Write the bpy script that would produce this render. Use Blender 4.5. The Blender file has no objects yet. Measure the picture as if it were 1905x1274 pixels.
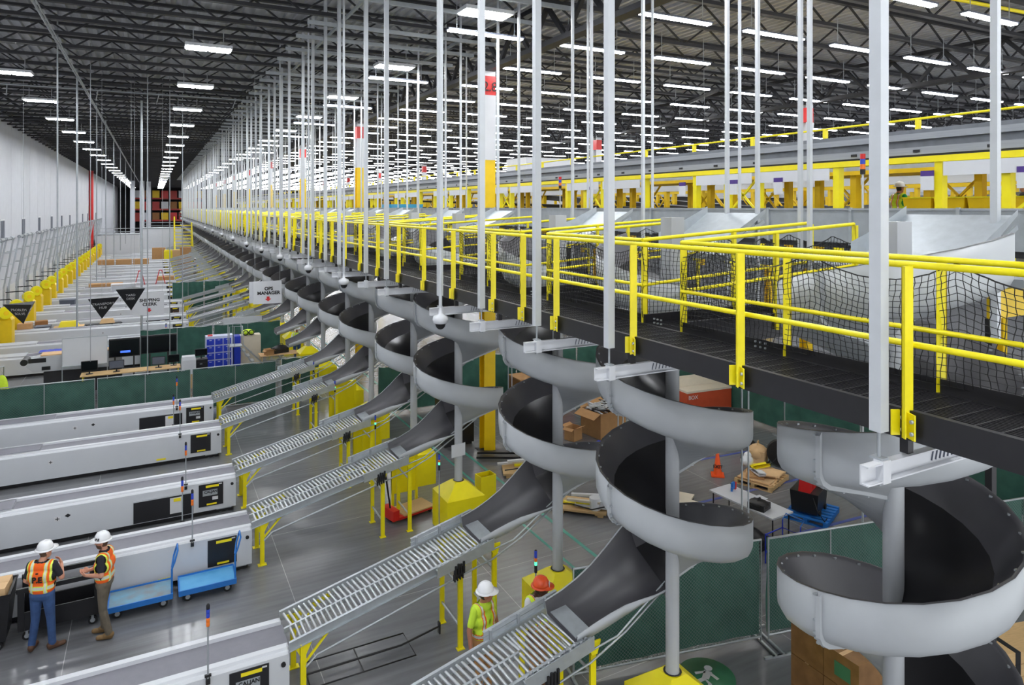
import bpy, math, random
from mathutils import Vector, Matrix, Euler
random.seed(7)
SC = bpy.context.scene
COL = SC.collection

# ---------------------------------------------------------------- camera, world, exposure
cam_d = bpy.data.cameras.new('camera')
cam_d.sensor_width = 36.0
cam_d.lens = 24.0
cam_d.shift_y = -251.0 / 1905.0
cam_d.clip_end = 600
cam = bpy.data.objects.new('camera', cam_d)
COL.objects.link(cam)
cam.location = (0, 0, 7.7)
cam.rotation_euler = (math.pi / 2, 0, -math.radians(27.69))
SC.camera = cam
W = bpy.data.worlds.new('world')
SC.world = W
W.use_nodes = True
W.node_tree.nodes['Background'].inputs[0].default_value = (0.93, 0.96, 1.0, 1)
W.node_tree.nodes['Background'].inputs[1].default_value = 1.2
SC.view_settings.view_transform = 'Standard'
SC.view_settings.look = 'None'
SC.view_settings.gamma = 1.0
SC.view_settings.use_curve_mapping = False
SC.view_settings.exposure = 0.66
LAMP = 26.0          # radiance of the strip lamps
LAMP_BAY = 60.0      # radiance of the high bay lamps

# ---------------------------------------------------------------- materials
def lin(c):
    out = []
    for v in c[:3]:
        v /= 255.0
        out.append(v / 12.92 if v <= 0.04045 else ((v + 0.055) / 1.055) ** 2.4)
    return (*out, 1.0)

def mat(name, rgb, rough=0.5, metal=0.0, var=0.08, scale=6.0, bump=0.0, spec=0.5, stretch=None, rgb2=None, rvar=0.0, detail=4.0):
    m = bpy.data.materials.new(name)
    m.use_nodes = True
    nt = m.node_tree
    b = nt.nodes['Principled BSDF']
    b.inputs['Roughness'].default_value = rough
    b.inputs['Metallic'].default_value = metal
    b.inputs['Specular IOR Level'].default_value = spec
    tc = nt.nodes.new('ShaderNodeTexCoord')
    mp = nt.nodes.new('ShaderNodeMapping')
    if stretch:
        mp.inputs['Scale'].default_value = stretch
    nz = nt.nodes.new('ShaderNodeTexNoise')
    nz.inputs['Scale'].default_value = scale
    nz.inputs['Detail'].default_value = detail
    nt.links.new(tc.outputs['Object'], mp.inputs[0])
    nt.links.new(mp.outputs[0], nz.inputs['Vector'])
    rmp = nt.nodes.new('ShaderNodeValToRGB')
    c = lin(rgb)
    if rgb2 is None:
        lo = tuple(v * (1 - var) for v in c[:3]) + (1,)
        hi = tuple(min(1, v * (1 + var)) for v in c[:3]) + (1,)
    else:
        lo, hi = c, lin(rgb2)
    rmp.color_ramp.elements[0].position = 0.2
    rmp.color_ramp.elements[1].position = 0.8
    rmp.color_ramp.elements[0].color = lo
    rmp.color_ramp.elements[1].color = hi
    nt.links.new(nz.outputs['Fac'], rmp.inputs[0])
    nt.links.new(rmp.outputs[0], b.inputs['Base Color'])
    if rvar:
        mr = nt.nodes.new('ShaderNodeMapRange')
        mr.inputs[3].default_value = max(0.02, rough - rvar)
        mr.inputs[4].default_value = rough + rvar
        nt.links.new(nz.outputs['Fac'], mr.inputs[0])
        nt.links.new(mr.outputs[0], b.inputs['Roughness'])
    if bump:
        bp = nt.nodes.new('ShaderNodeBump')
        bp.inputs['Strength'].default_value = bump
        bp.inputs['Distance'].default_value = 0.02
        nt.links.new(nz.outputs['Fac'], bp.inputs['Height'])
        nt.links.new(bp.outputs[0], b.inputs['Normal'])
    return m

def emis(name, rgb, strength):
    m = bpy.data.materials.new(name)
    m.use_nodes = True
    nt = m.node_tree
    b = nt.nodes['Principled BSDF']
    b.inputs['Base Color'].default_value = lin(rgb)
    b.inputs['Emission Color'].default_value = lin(rgb)
    b.inputs['Emission Strength'].default_value = strength
    return m

def floor_mat():
    m = mat('polished_concrete', (104, 105, 108), 0.24, 0, scale=0.4, rgb2=(120, 121, 124), rvar=0.05, spec=0.5, detail=7)
    nt = m.node_tree
    b = nt.nodes['Principled BSDF']
    base = b.inputs['Base Color'].links[0].from_socket
    tc = nt.nodes.new('ShaderNodeTexCoord')
    mp = nt.nodes.new('ShaderNodeMapping')
    mp.inputs['Location'].default_value = (1.35, 2.2, 0)
    nt.links.new(tc.outputs['Object'], mp.inputs[0])
    br = nt.nodes.new('ShaderNodeTexBrick')            # the saw-cut joints between the slabs
    br.offset = 0.0
    br.inputs['Scale'].default_value = 1.0
    br.inputs['Mortar Size'].default_value = 0.006
    br.inputs['Mortar Smooth'].default_value = 0.0
    br.inputs['Brick Width'].default_value = 3.8
    br.inputs['Row Height'].default_value = 3.8
    nt.links.new(mp.outputs[0], br.inputs['Vector'])
    mx = nt.nodes.new('ShaderNodeMix')
    mx.data_type = 'RGBA'
    mx.inputs[7].default_value = lin((165, 165, 165))
    nt.links.new(br.outputs['Fac'], mx.inputs[0])
    nt.links.new(base, mx.inputs[6])
    nz = nt.nodes.new('ShaderNodeTexNoise')            # scuffs along the traffic direction
    mp2 = nt.nodes.new('ShaderNodeMapping')
    mp2.inputs['Scale'].default_value = (0.5, 7.0, 1)
    nt.links.new(tc.outputs['Object'], mp2.inputs[0])
    nt.links.new(mp2.outputs[0], nz.inputs['Vector'])
    nz.inputs['Scale'].default_value = 1.2
    nz.inputs['Detail'].default_value = 6
    mul = nt.nodes.new('ShaderNodeMix')
    mul.data_type = 'RGBA'
    mul.blend_type = 'OVERLAY'
    mul.inputs[0].default_value = 0.35
    nt.links.new(mx.outputs[2], mul.inputs[6])
    nt.links.new(nz.outputs['Fac'], mul.inputs[7])
    nt.links.new(mul.outputs[2], b.inputs['Base Color'])
    b.inputs['Coat Weight'].default_value = 0.35
    b.inputs['Coat Roughness'].default_value = 0.16
    return m

M = {}
M['floor'] = floor_mat()
M['wall'] = mat('precast_wall', (204, 206, 212), 0.7, var=0.04, scale=1.5)
M['wall_grey'] = mat('grey_wall', (128, 130, 134), 0.8, var=0.1, scale=0.6)
M['wall_joint'] = mat('wall_joint', (70, 70, 74), 0.8)
M['deck_roof'] = mat('roof_deck', (172, 174, 180), 0.45, 0.0, var=0.12, scale=3)
M['steel_dark'] = mat('dark_joist_paint', (48, 48, 52), 0.55, 0.1, var=0.12, scale=3)
M['yellow'] = mat('safety_yellow', (244, 228, 12), 0.38, var=0.05, scale=5)
M['yellow_chip'] = mat('chipped_yellow', (246, 230, 16), 0.36, var=0.06, scale=14)
M['yellow_deep'] = mat('deep_yellow', (245, 205, 10), 0.45, var=0.06, scale=4)
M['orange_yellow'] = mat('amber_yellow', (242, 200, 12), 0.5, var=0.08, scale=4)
M['white'] = mat('white_paint', (214, 216, 220), 0.42, var=0.03, scale=3)
M['white_tube'] = mat('white_tube', (196, 200, 204), 0.4, var=0.04, scale=8)
M['panel'] = mat('conveyor_panel', (208, 211, 215), 0.4, var=0.025, scale=2.5)
M['grey_panel'] = mat('light_grey_panel', (190, 193, 198), 0.45, var=0.04, scale=3)
M['belt'] = mat('belt_rubber', (122, 121, 130), 0.55, var=0.06, scale=9)
M['galv'] = mat('galvanised', (182, 188, 192), 0.38, 0.55, var=0.10, scale=10)
M['galv_dull'] = mat('galvanised_dull', (160, 165, 169), 0.5, 0.25, var=0.10, scale=7)
M['chute'] = mat('chute_grey', (180, 184, 187), 0.4, 0.0, var=0.05, scale=2.5)
M['column'] = mat('chute_column_grey', (184, 187, 190), 0.4, 0.05, var=0.04, scale=3)
M['liner'] = mat('black_liner', (28, 27, 30), 0.3, var=0.10, scale=4, spec=0.5)
M['liner_mid'] = mat('exit_liner', (62, 61, 65), 0.36, var=0.08, scale=4)
M['liner_rim'] = mat('liner_edge', (82, 81, 85), 0.4, var=0.08, scale=4)
M['black'] = mat('black_steel', (34, 33, 36), 0.42, var=0.12, scale=10)
M['grate'] = mat('black_grating', (44, 43, 47), 0.4, 0.2, var=0.2, scale=20)
M['rubber'] = mat('black_rubber', (26, 26, 28), 0.6, var=0.1)
M['plastic_black'] = mat('black_plastic', (30, 30, 33), 0.4, var=0.15, scale=4)
M['chrome'] = mat('bright_roller', (205, 208, 211), 0.28, 0.75, var=0.05, scale=10)
M['green_cloth'] = mat('green_screen', (66, 114, 100), 0.75, rgb2=(42, 84, 72), scale=2.2, bump=0.5)
M['fence'] = mat('fence_steel', (178, 184, 186), 0.4, 0.5, var=0.08)
M['wire'] = mat('fence_wire', (96, 116, 110), 0.5, 0.3, var=0.1)
M['card'] = mat('cardboard', (190, 146, 98), 0.85, var=0.09, scale=5)
M['card2'] = mat('pale_cardboard', (214, 178, 132), 0.85, var=0.07, scale=5)
M['card3'] = mat('brown_cardboard', (158, 112, 70), 0.85, var=0.1, scale=5)
M['wood'] = mat('raw_wood', (206, 172, 122), 0.75, var=0.12, scale=6, stretch=(1, 8, 8))
M['wrap'] = mat('wrapped_brown_cartons', (112, 80, 48), 0.25, rgb2=(150, 112, 72), scale=4)
M['blue'] = mat('cart_blue', (40, 118, 200), 0.4, var=0.08)
M['blue_worn'] = mat('worn_blue_deck', (106, 178, 222), 0.55, rgb2=(70, 150, 208), scale=3)
M['blue_rust'] = mat('rusty_blue_deck', (110, 180, 214), 0.7, rgb2=(146, 118, 84), scale=2.6, detail=8)
M['blue_bin'] = mat('blue_bin', (36, 62, 196), 0.4, var=0.08)
M['pallet_blue'] = mat('pallet_blue', (36, 120, 204), 0.6, var=0.1)
M['lavender'] = mat('shelf_white_blue', (206, 212, 238), 0.5, var=0.05)
M['red'] = mat('signal_red', (206, 34, 32), 0.42, var=0.06)
M['red_dark'] = mat('gang_box_red', (190, 76, 42), 0.5, var=0.07)
M['orange'] = mat('cone_orange', (255, 92, 22), 0.5, var=0.05)
M['vest_orange'] = mat('vest_orange', (255, 104, 24), 0.75, var=0.06, scale=12)
M['vest_lime'] = mat('vest_lime', (216, 246, 60), 0.75, var=0.07, scale=12)
M['reflect'] = mat('reflective_tape', (222, 222, 214), 0.35, 0.2, var=0.08, scale=20)
M['tape_lime'] = mat('lime_tape', (228, 240, 92), 0.5, var=0.04)
M['skin'] = mat('skin', (205, 148, 122), 0.55, var=0.07, scale=20)
M['skin_tan'] = mat('tan_skin', (176, 118, 90), 0.55, var=0.07, scale=20)
M['skin_dark'] = mat('dark_skin', (84, 52, 42), 0.5, var=0.07, scale=20)
M['jeans'] = mat('blue_jeans', (62, 92, 140), 0.85, rgb2=(46, 70, 112), scale=9, bump=0.4)
M['khaki'] = mat('olive_trousers', (118, 108, 92), 0.85, rgb2=(92, 84, 72), scale=8, bump=0.4)
M['tan'] = mat('tan_trousers', (168, 122, 72), 0.85, var=0.1, scale=8)
M['shirt_black'] = mat('black_shirt', (36, 36, 44), 0.85, var=0.15, scale=14)
M['shirt_lime'] = mat('lime_shirt', (206, 240, 66), 0.8, var=0.07, scale=12)
M['shirt_white'] = mat('white_shirt', (228, 228, 230), 0.8, var=0.04)
M['shirt_green'] = mat('green_shirt', (22, 160, 78), 0.8, var=0.07)
M['boot'] = mat('brown_boot', (98, 70, 52), 0.65, var=0.12, scale=18)
M['boot_tan'] = mat('tan_boot', (128, 100, 62), 0.65, var=0.12, scale=18)
M['hair'] = mat('brown_hair', (92, 66, 50), 0.6, var=0.15, scale=40)
M['hair_dark'] = mat('dark_hair', (34, 28, 26), 0.6, var=0.15, scale=40)
M['hat'] = mat('white_hard_hat', (240, 241, 242), 0.25, var=0.02)
M['hat_orange'] = mat('orange_hard_hat', (226, 84, 40), 0.3, var=0.04)
M['ink'] = mat('black_ink', (24, 24, 26), 0.6, var=0.0)
M['ink_white'] = mat('white_print', (214, 214, 216), 0.6, var=0.0)
M['ink_red'] = mat('red_print', (214, 46, 48), 0.6, var=0.0)
M['ink_yellow'] = mat('yellow_sticker', (246, 226, 30), 0.55, var=0.0)
M['ink_purple'] = mat('purple_print', (74, 48, 130), 0.6, var=0.0)
M['teal_line'] = mat('teal_floor_paint', (70, 150, 134), 0.4, var=0.25, scale=6)
M['blue_line'] = mat('blue_floor_paint', (78, 92, 160), 0.4, var=0.25, scale=6)
M['green_disc'] = mat('green_floor_paint', (58, 120, 84), 0.4, var=0.12, scale=6)
M['screen'] = mat('dark_screen', (16, 17, 22), 0.18, var=0.1)
M['grey_bin'] = mat('grey_bin', (92, 98, 112), 0.55, var=0.08)
M['beige'] = mat('beige_locker', (214, 204, 184), 0.55, var=0.05)
M['grey_cloth'] = mat('charcoal_cloth', (66, 68, 74), 0.9, var=0.12, scale=10)
M['purple_grey'] = mat('storage_white', (196, 200, 206), 0.5, var=0.05)
M['red_rack'] = mat('rack_red', (176, 52, 44), 0.5, var=0.1)
M['cyan'] = mat('cyan_tote', (70, 170, 210), 0.45, var=0.05)
M['sorter'] = mat('sorter_grey', (150, 154, 160), 0.45, 0.2, var=0.15, scale=6, stretch=(1, 0.2, 6))
M['sorter_dark'] = mat('sorter_dark_grey', (112, 116, 122), 0.5, 0.2, var=0.15, scale=6)
M['net'] = mat('black_net', (20, 20, 22), 0.8, var=0.0)
M['lamp'] = emis('lamp_white', (250, 252, 255), LAMP)
M['lamp_bay'] = emis('high_bay_white', (248, 251, 255), LAMP_BAY)
M['sig_blue'] = mat('signal_blue', (40, 70, 190), 0.3, var=0.0)
M['sig_orange'] = mat('signal_orange', (240, 120, 30), 0.3, var=0.0)
M['sig_green'] = emis('signal_green_lit', (90, 235, 180), 0.8)
M['screen_lit'] = emis('screen_blue_lit', (60, 100, 220), 0.9)
M['plastic_clear'] = mat('milky_plastic', (214, 216, 218), 0.25, var=0.1)

# ---------------------------------------------------------------- mesh builder
class MB:
    def __init__(self):
        self.v, self.f, self.m, self.s = [], [], [], []
    def add(self, verts, faces, mi=0, smooth=False):
        o = len(self.v)
        self.v.extend([tuple(p) for p in verts])
        for q in faces:
            self.f.append(tuple(i + o for i in q))
            self.m.append(mi)
            self.s.append(smooth)
        return self
    def box(self, x0, x1, y0, y1, z0, z1, mi=0, mt=None):
        vs = [(x0, y0, z0), (x1, y0, z0), (x1, y1, z0), (x0, y1, z0), (x0, y0, z1), (x1, y0, z1), (x1, y1, z1), (x0, y1, z1)]
        if mt is not None:
            vs = [mt @ Vector(p) for p in vs]
        return self.add(vs, [(0, 3, 2, 1), (4, 5, 6, 7), (0, 1, 5, 4), (1, 2, 6, 5), (2, 3, 7, 6), (3, 0, 4, 7)], mi)
    def cbox(self, c, s, mi=0, rz=0.0, rx=0.0, ry=0.0):
        mt = Matrix.Translation(c) @ Euler((rx, ry, rz)).to_matrix().to_4x4()
        a, b, d = s[0] / 2, s[1] / 2, s[2] / 2
        return self.box(-a, a, -b, b, -d, d, mi, mt)
    def taper(self, x0, x1, y0, y1, z0, z1, ix, iy, mi=0):
        """a box whose top is inset by ix, iy (negative flares out)"""
        vs = [(x0, y0, z0), (x1, y0, z0), (x1, y1, z0), (x0, y1, z0), (x0 + ix, y0 + iy, z1), (x1 - ix, y0 + iy, z1), (x1 - ix, y1 - iy, z1), (x0 + ix, y1 - iy, z1)]
        return self.add(vs, [(0, 3, 2, 1), (4, 5, 6, 7), (0, 1, 5, 4), (1, 2, 6, 5), (2, 3, 7, 6), (3, 0, 4, 7)], mi)
    def frame(self, d):
        d = Vector(d).normalized()
        up = Vector((0, 0, 1)) if abs(d.z) < 0.95 else Vector((0, 1, 0))
        a = d.cross(up).normalized()
        b = a.cross(d).normalized()
        return a, b
    def bar(self, p0, p1, w, h, mi=0):
        p0, p1 = Vector(p0), Vector(p1)
        a, b = self.frame(p1 - p0)
        a, b = a * w / 2, b * h / 2
        vs = [p0 - a - b, p0 + a - b, p0 + a + b, p0 - a + b, p1 - a - b, p1 + a - b, p1 + a + b, p1 - a + b]
        return self.add(vs, [(0, 1, 2, 3), (7, 6, 5, 4), (0, 4, 5, 1), (1, 5, 6, 2), (2, 6, 7, 3), (3, 7, 4, 0)], mi)
    def tube(self, pts, r, n=8, mi=0, cap=True, smooth=True, closed=False):
        pts = [Vector(p) for p in pts]
        k = len(pts)
        rr = r if isinstance(r, (list, tuple)) else [r] * k
        vs = []
        pa = None
        for i, p in enumerate(pts):
            if closed:
                d = pts[(i + 1) % k] - pts[i - 1]
            else:
                d = pts[min(i + 1, k - 1)] - pts[max(i - 1, 0)]
            a, b = self.frame(d)
            if pa is not None and a.dot(pa) < 0:
                a, b = -a, -b
            pa = a
            for j in range(n):
                t = 2 * math.pi * j / n
                vs.append(p + (a * math.cos(t) + b * math.sin(t)) * rr[i])
        fs = []
        for i in range(k if closed else k - 1):
            i2 = (i + 1) % k
            for j in range(n):
                fs.append((i * n + j, i * n + (j + 1) % n, i2 * n + (j + 1) % n, i2 * n + j))
        self.add(vs, fs, mi, smooth)
        if cap and not closed:
            self.add(vs[:n], [tuple(range(n - 1, -1, -1))], mi)
            self.add(vs[-n:], [tuple(range(n))], mi)
        return self
    def lathe(self, prof, n=16, mi=0, c=(0, 0, 0), smooth=True, cap=True):
        vs = []
        for r, z in prof:
            for j in range(n):
                t = 2 * math.pi * j / n
                vs.append((c[0] + r * math.cos(t), c[1] + r * math.sin(t), c[2] + z))
        fs = []
        for i in range(len(prof) - 1):
            for j in range(n):
                fs.append((i * n + j, i * n + (j + 1) % n, (i + 1) * n + (j + 1) % n, (i + 1) * n + j))
        self.add(vs, fs, mi, smooth)
        if cap:
            k = len(prof)
            self.add(vs[:n], [tuple(range(n - 1, -1, -1))], mi)
            self.add(vs[-n:], [tuple(range(n))], mi)
        return self
    def prism(self, poly, p0, ax, mi=0, ux=None, uy=None):
        """polygon in plane (ux,uy) at p0, extruded by vector ax"""
        p0, ax, ux, uy = Vector(p0), Vector(ax), Vector(ux), Vector(uy)
        n = len(poly)
        vs = [p0 + ux * a + uy * b for a, b in poly]
        vs += [p + ax for p in vs]
        fs = [tuple(range(n - 1, -1, -1)), tuple(range(n, 2 * n))]
        fs += [(i, (i + 1) % n, (i + 1) % n + n, i + n) for i in range(n)]
        return self.add(vs, fs, mi)
    def sheet(self, rows, mi=0, smooth=True, closed=False):
        n = len(rows[0])
        vs = [p for r in rows for p in r]
        fs = []
        for i in range(len(rows) - 1):
            for j in range(n - 1 if not closed else n):
                fs.append((i * n + j, i * n + (j + 1) % n, (i + 1) * n + (j + 1) % n, (i + 1) * n + j))
        return self.add(vs, fs, mi, smooth)
    def mesh(self, name, mats):
        me = bpy.data.meshes.new(name)
        me.from_pydata(self.v, [], self.f)
        for x in (mats if isinstance(mats, (list, tuple)) else [mats]):
            me.materials.append(M[x] if isinstance(x, str) else x)
        me.polygons.foreach_set('material_index', self.m)
        me.polygons.foreach_set('use_smooth', self.s)
        me.update()
        return me
    def build(self, name, mats, parent=None, loc=None, rz=0.0):
        o = bpy.data.objects.new(name, self.mesh(name, mats))
        COL.objects.link(o)
        if parent is not None:
            o.parent = parent
        if loc is not None:
            o.location = loc
        if rz:
            o.rotation_euler = (0, 0, rz)
        return o

def tag(o, label=None, cat=None, group=None, kind=None):
    if label:
        o['label'] = label
    if cat:
        o['category'] = cat
    if group:
        o['group'] = group
    if kind:
        o['kind'] = kind
    return o

def thing(name, label, cat, loc=(0, 0, 0), rz=0.0, group=None):
    o = bpy.data.objects.new(name, None)
    o.empty_display_size = 0.1
    COL.objects.link(o)
    o.location = loc
    o.rotation_euler = (0, 0, rz)
    return tag(o, label, cat, group)

def inst(me, name, parent=None, loc=(0, 0, 0), rz=0.0, rot=None):
    o = bpy.data.objects.new(name, me)
    COL.objects.link(o)
    if parent is not None:
        o.parent = parent
    o.location = loc
    o.rotation_euler = rot if rot is not None else (0, 0, rz)
    return o

KIDS = {}
def copy_tree(o, parent=None):
    c = o.copy()
    COL.objects.link(c)
    c.parent = parent
    for ch in o.children:
        copy_tree(ch, c)
    return c

def text(body, size, material, parent, loc, rot, name='lettering', depth=0.002, align='CENTER', bold=0.0):
    cu = bpy.data.curves.new('lettering', 'FONT')
    cu.body = body
    cu.size = size
    cu.align_x = align
    cu.align_y = 'CENTER'
    cu.extrude = depth
    cu.offset = bold
    cu.resolution_u = 3
    t = bpy.data.objects.new('lettering_curve', cu)
    COL.objects.link(t)
    dg = bpy.context.evaluated_depsgraph_get()
    me = bpy.data.meshes.new_from_object(t.evaluated_get(dg))
    bpy.data.objects.remove(t)
    me.materials.clear()
    me.materials.append(M[material])
    o = bpy.data.objects.new(name, me)
    COL.objects.link(o)
    o.parent = parent
    o.location = loc
    o.rotation_euler = rot
    return o

ORD = ['nearest', 'second', 'third', 'fourth', 'fifth', 'sixth', 'seventh', 'eighth', 'ninth', 'tenth', 'eleventh', 'twelfth', 'thirteenth',
       'fourteenth', 'fifteenth', 'sixteenth', 'seventeenth', 'eighteenth', 'nineteenth', 'twentieth']
PI = math.pi

# ---------------------------------------------------------------- the building shell
XW, XR, Y0, Y1, ZC = -8.1, 58.0, -8.0, 205.0, 13.6
floor = tag(MB().box(XW - 0.3, XR, Y0, Y1, -0.3, 0).build('floor', 'floor'), kind='structure')
for x, ya, yb, w, mt in ((8.65, 9.3, 70, 0.09, 'teal_line'), (7.95, 11.6, 70, 0.07, 'teal_line')):
    MB().box(x - w / 2, x + w / 2, ya, yb, 0.001, 0.004).build('painted_line', mt, floor)
for (xa, ya), (xb, yb), mt in (((11.3, 13.55), (16.6, 13.35), 'blue_line'), ((10.6, 16.1), (17.2, 15.6), 'blue_line'), ((12.6, 11.2), (17.2, 10.9), 'blue_line'), ((8.6, 7.25), (13.5, 6.35), 'teal_line')):
    a, b = Vector((xa, ya, 0.003)), Vector((xb, yb, 0.003))
    MB().bar(a, b, 0.1, 0.004).build('painted_line', mt, floor)

wall = tag(MB().box(XW - 0.3, XW, Y0, Y1, 0, ZC).build('wall_left', 'wall_joint'), kind='structure')
y = -6.0
pan = MB().box(0, 0.06, 0.03, 3.68, 0, 13.25).mesh('wall_panel', 'wall')
while y < 200:
    inst(pan, 'wall_panel', wall, (XW, y, 0))
    y += 3.71
MB().box(XW, XW + 0.14, Y0, Y1, 13.2, 13.34).build('ledger_angle', 'galv_dull', wall)
tag(MB().box(XW, XR, Y1, Y1 + 0.3, 0, ZC).build('wall_back', 'steel_dark'), kind='structure')
tag(MB().box(XR, XR + 0.3, Y0, Y1, 0, ZC).build('wall_right', 'wall_grey'), kind='structure')

ceil = MB()
x = XW
rows = []
while x < XR:
    for dx, dz in ((0, 0), (0.11, 0), (0.14, 0.075), (0.27, 0.075)):
        rows.append([(x + dx, Y0, ZC + dz), (x + dx, Y1, ZC + dz)])
    x += 0.30
ceil.sheet(rows, smooth=False)
ceiling = tag(ceil.build('ceiling', 'deck_roof'), kind='structure')

jm = MB()
jl = XR - XW - 0.2
jm.box(0.1, jl, -0.07, 0.07, 0.70, 0.78)
jm.box(0.1, jl, -0.075, 0.075, 0, 0.10)
n = int(jl / 0.95)
for i in range(n):
    xa = 0.15 + i * 0.95
    up = i % 2 == 0
    jm.bar((xa, 0, 0.06 if up else 0.72), (xa + 0.95, 0, 0.72 if up else 0.06), 0.045, 0.045)
jmesh = jm.mesh('roof_joist', 'steel_dark')
y = -5.6
while y < 200:
    inst(jmesh, 'roof_joist', ceiling, (XW, y, 12.8))
    y += 1.85
gm = MB()
L = 205.0
gm.box(-0.16, 0.16, 0, L, 0, 0.14)
gm.box(-0.16, 0.16, 0, L, 1.08, 1.22)
i = 0
while i * 1.9 < L - 2:
    ya = i * 1.9
    gm.bar((0, ya, 0.1), (0, ya + 0.95, 1.1), 0.11, 0.11)
    gm.bar((0, ya + 0.95, 1.1), (0, ya + 1.9, 0.1), 0.11, 0.11)
    i += 1
gmesh = gm.mesh('roof_girder', 'steel_dark')
for x in (9.4, 24.2, 39.0, 53.8):
    inst(gmesh, 'roof_girder', ceiling, (x, -6, 12.0))
# cross bracing in view under the right hand bays
for (xa, ya, xb, yb) in ((14, 20.4, 18, 23.6), (20, 20.4, 24, 27), (30, 24, 34, 30), (28, 14, 33, 18)):
    MB().bar((xa, ya, 12.4), (xb, yb, 12.9), 0.12, 0.12).build('diagonal_brace', 'steel_dark', ceiling)

# ---------------------------------------------------------------- building columns
def column(x, y, label, number=None):
    t = thing('building_column', label, 'column', (x, y, 0), 0, 'columns carrying the roof girders')
    for nm, mt, za, zb in (('yellow_shaft', 'yellow_deep', 0.02, 9.75), ('white_shaft', 'white', 9.75, 12.1)):
        b = MB()
        b.box(-0.19, 0.19, -0.19, -0.15, za, zb).box(-0.19, 0.19, 0.15, 0.19, za, zb).box(-0.02, 0.02, -0.15, 0.15, za, zb)
        b.build(nm, mt, t)
    b = MB()
    b.box(-0.2, 0.2, -0.2, 0.2, 11.25, 11.85)
    b.build('red_band', 'red', t)
    MB().box(-0.3, 0.3, -0.3, 0.3, 0, 0.02).build('base_plate', 'steel_dark', t)
    if number:
        MB().box(-0.2, 0.2, -0.215, -0.2, 9.2, 11.24).build('number_board', 'white', t)
        for k, (s, z) in enumerate(number):
            text(s, 0.42, 'ink', t, (0, -0.218, z), (PI / 2, 0, 0))
    return t
for i, x in enumerate((9.4, 24.2, 39.0)):
    for j in range(8):
        y = 19.6 + 15.2 * j
        where = ['along the spiral chute row', 'in the middle aisle', 'in the far right aisle'][i]
        column(x, y, f'{ORD[j]} tall white and yellow steel column {where}, with a red band',
               [('3K', 10.6), ('6', 9.9)] if (i, j) == (1, 0) else ([('2.8', 11.5)] if (i, j) == (0, 0) else None))

# ---------------------------------------------------------------- lamps
hb_body = MB().box(-0.62, 0.62, -0.30, 0.30, 0.02, 0.11).mesh('housing', 'white')
hb_lens = MB().box(-0.57, -0.03, -0.27, 0.27, 0.0, 0.02).box(0.03, 0.57, -0.27, 0.27, 0.0, 0.02).mesh('lens', 'lamp_bay')
hb_rod = MB().tube([(0, 0, 0.1), (0, 0, 0.55)], 0.012, 6).mesh('suspension_rod', 'galv')
bay = {-4.3: 'the dock wall', 1.4: 'the truck belts', 6.95: 'the spiral chutes'}
for x, wh in bay.items():
    for k in range(-2, 25):
        y = 14.6 + 6.9 * k
        if (x < 0 and y < 20) or (x == 1.4 and y < 14):
            vis = False
        lab = f'{ORD[min(k, 19)]} bright twin panel ceiling lamp in the row above {wh}' if 0 <= k < 9 else f'small bright twin panel ceiling lamp far down the row above {wh}'
        if k < 0:
            lab = f'twin panel ceiling lamp above {wh}, overhead of the viewer'
        t = thing('high_bay_lamp', lab, 'lamp', (x, y, 12.25), 0, f'ceiling lamps in the row above {wh}')
        inst(hb_body, 'housing', t)
        inst(hb_lens, 'lens', t)
        [inst(hb_rod, 'suspension_rod', t, (q, 0, 0)) for q in (-0.4, 0.4)]
st_body = MB().box(-1.05, 1.05, -0.10, 0.10, 0.05, 0.09).mesh('housing', 'grey_bin')
st_tube = MB().box(-1.02, 1.02, -0.075, 0.075, 0.015, 0.05).mesh('tube', 'lamp')
st_rod = MB().tube([(0, 0, 0.12), (0, 0, 0.8)], 0.01, 5).mesh('suspension_rod', 'galv')
def strip(x, y, lab, g):
    t = thing('strip_lamp', lab, 'lamp', (x, y, 12.0), 0, g)
    inst(st_body, 'housing', t)
    inst(st_tube, 'tube', t)
    [inst(st_rod, 'suspension_rod', t, (q, 0, 0)) for q in (-0.8, 0.8)]
for r in range(-3, 16):
    for k in range(14):
        x, y = 10.65 + 3.2 * k, 8.8 + 3.36 * r
        if y < 5 and (x > 14 or y < 0) and (r + k) % 2:
            continue
        strip(x, y, ('long white strip lamp under the roof, in the rows close to the camera' if r < 5 else 'thin white strip lamp under the roof, in the rows further off'),
              'strip lamps close to the camera' if r < 5 else 'strip lamps further off')
for k in range(0, 8):
    strip(7.4, 15.5 + 6.9 * k, f'{ORD[k]} strip lamp in line with the bright lamps over the spiral chutes', 'strip lamps over the spiral chutes')
far, farl = MB(), MB()
for r in range(16, 50):
    for k in range(14):
        x, y = 10.65 + 3.2 * k, 8.8 + 3.36 * r
        far.box(x - 1.05, x + 1.05, y - 0.10, y + 0.10, 12.05, 12.09)
        farl.box(x - 1.02, x + 1.02, y - 0.07, y + 0.07, 12.02, 12.05)
fl = tag(far.build('distant_strip_lamps', 'grey_bin'), 'mass of tiny strip lamps under the distant roof', 'lamp', kind='stuff')
tag(farl.build('tubes', 'lamp', fl), kind='stuff')

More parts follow.
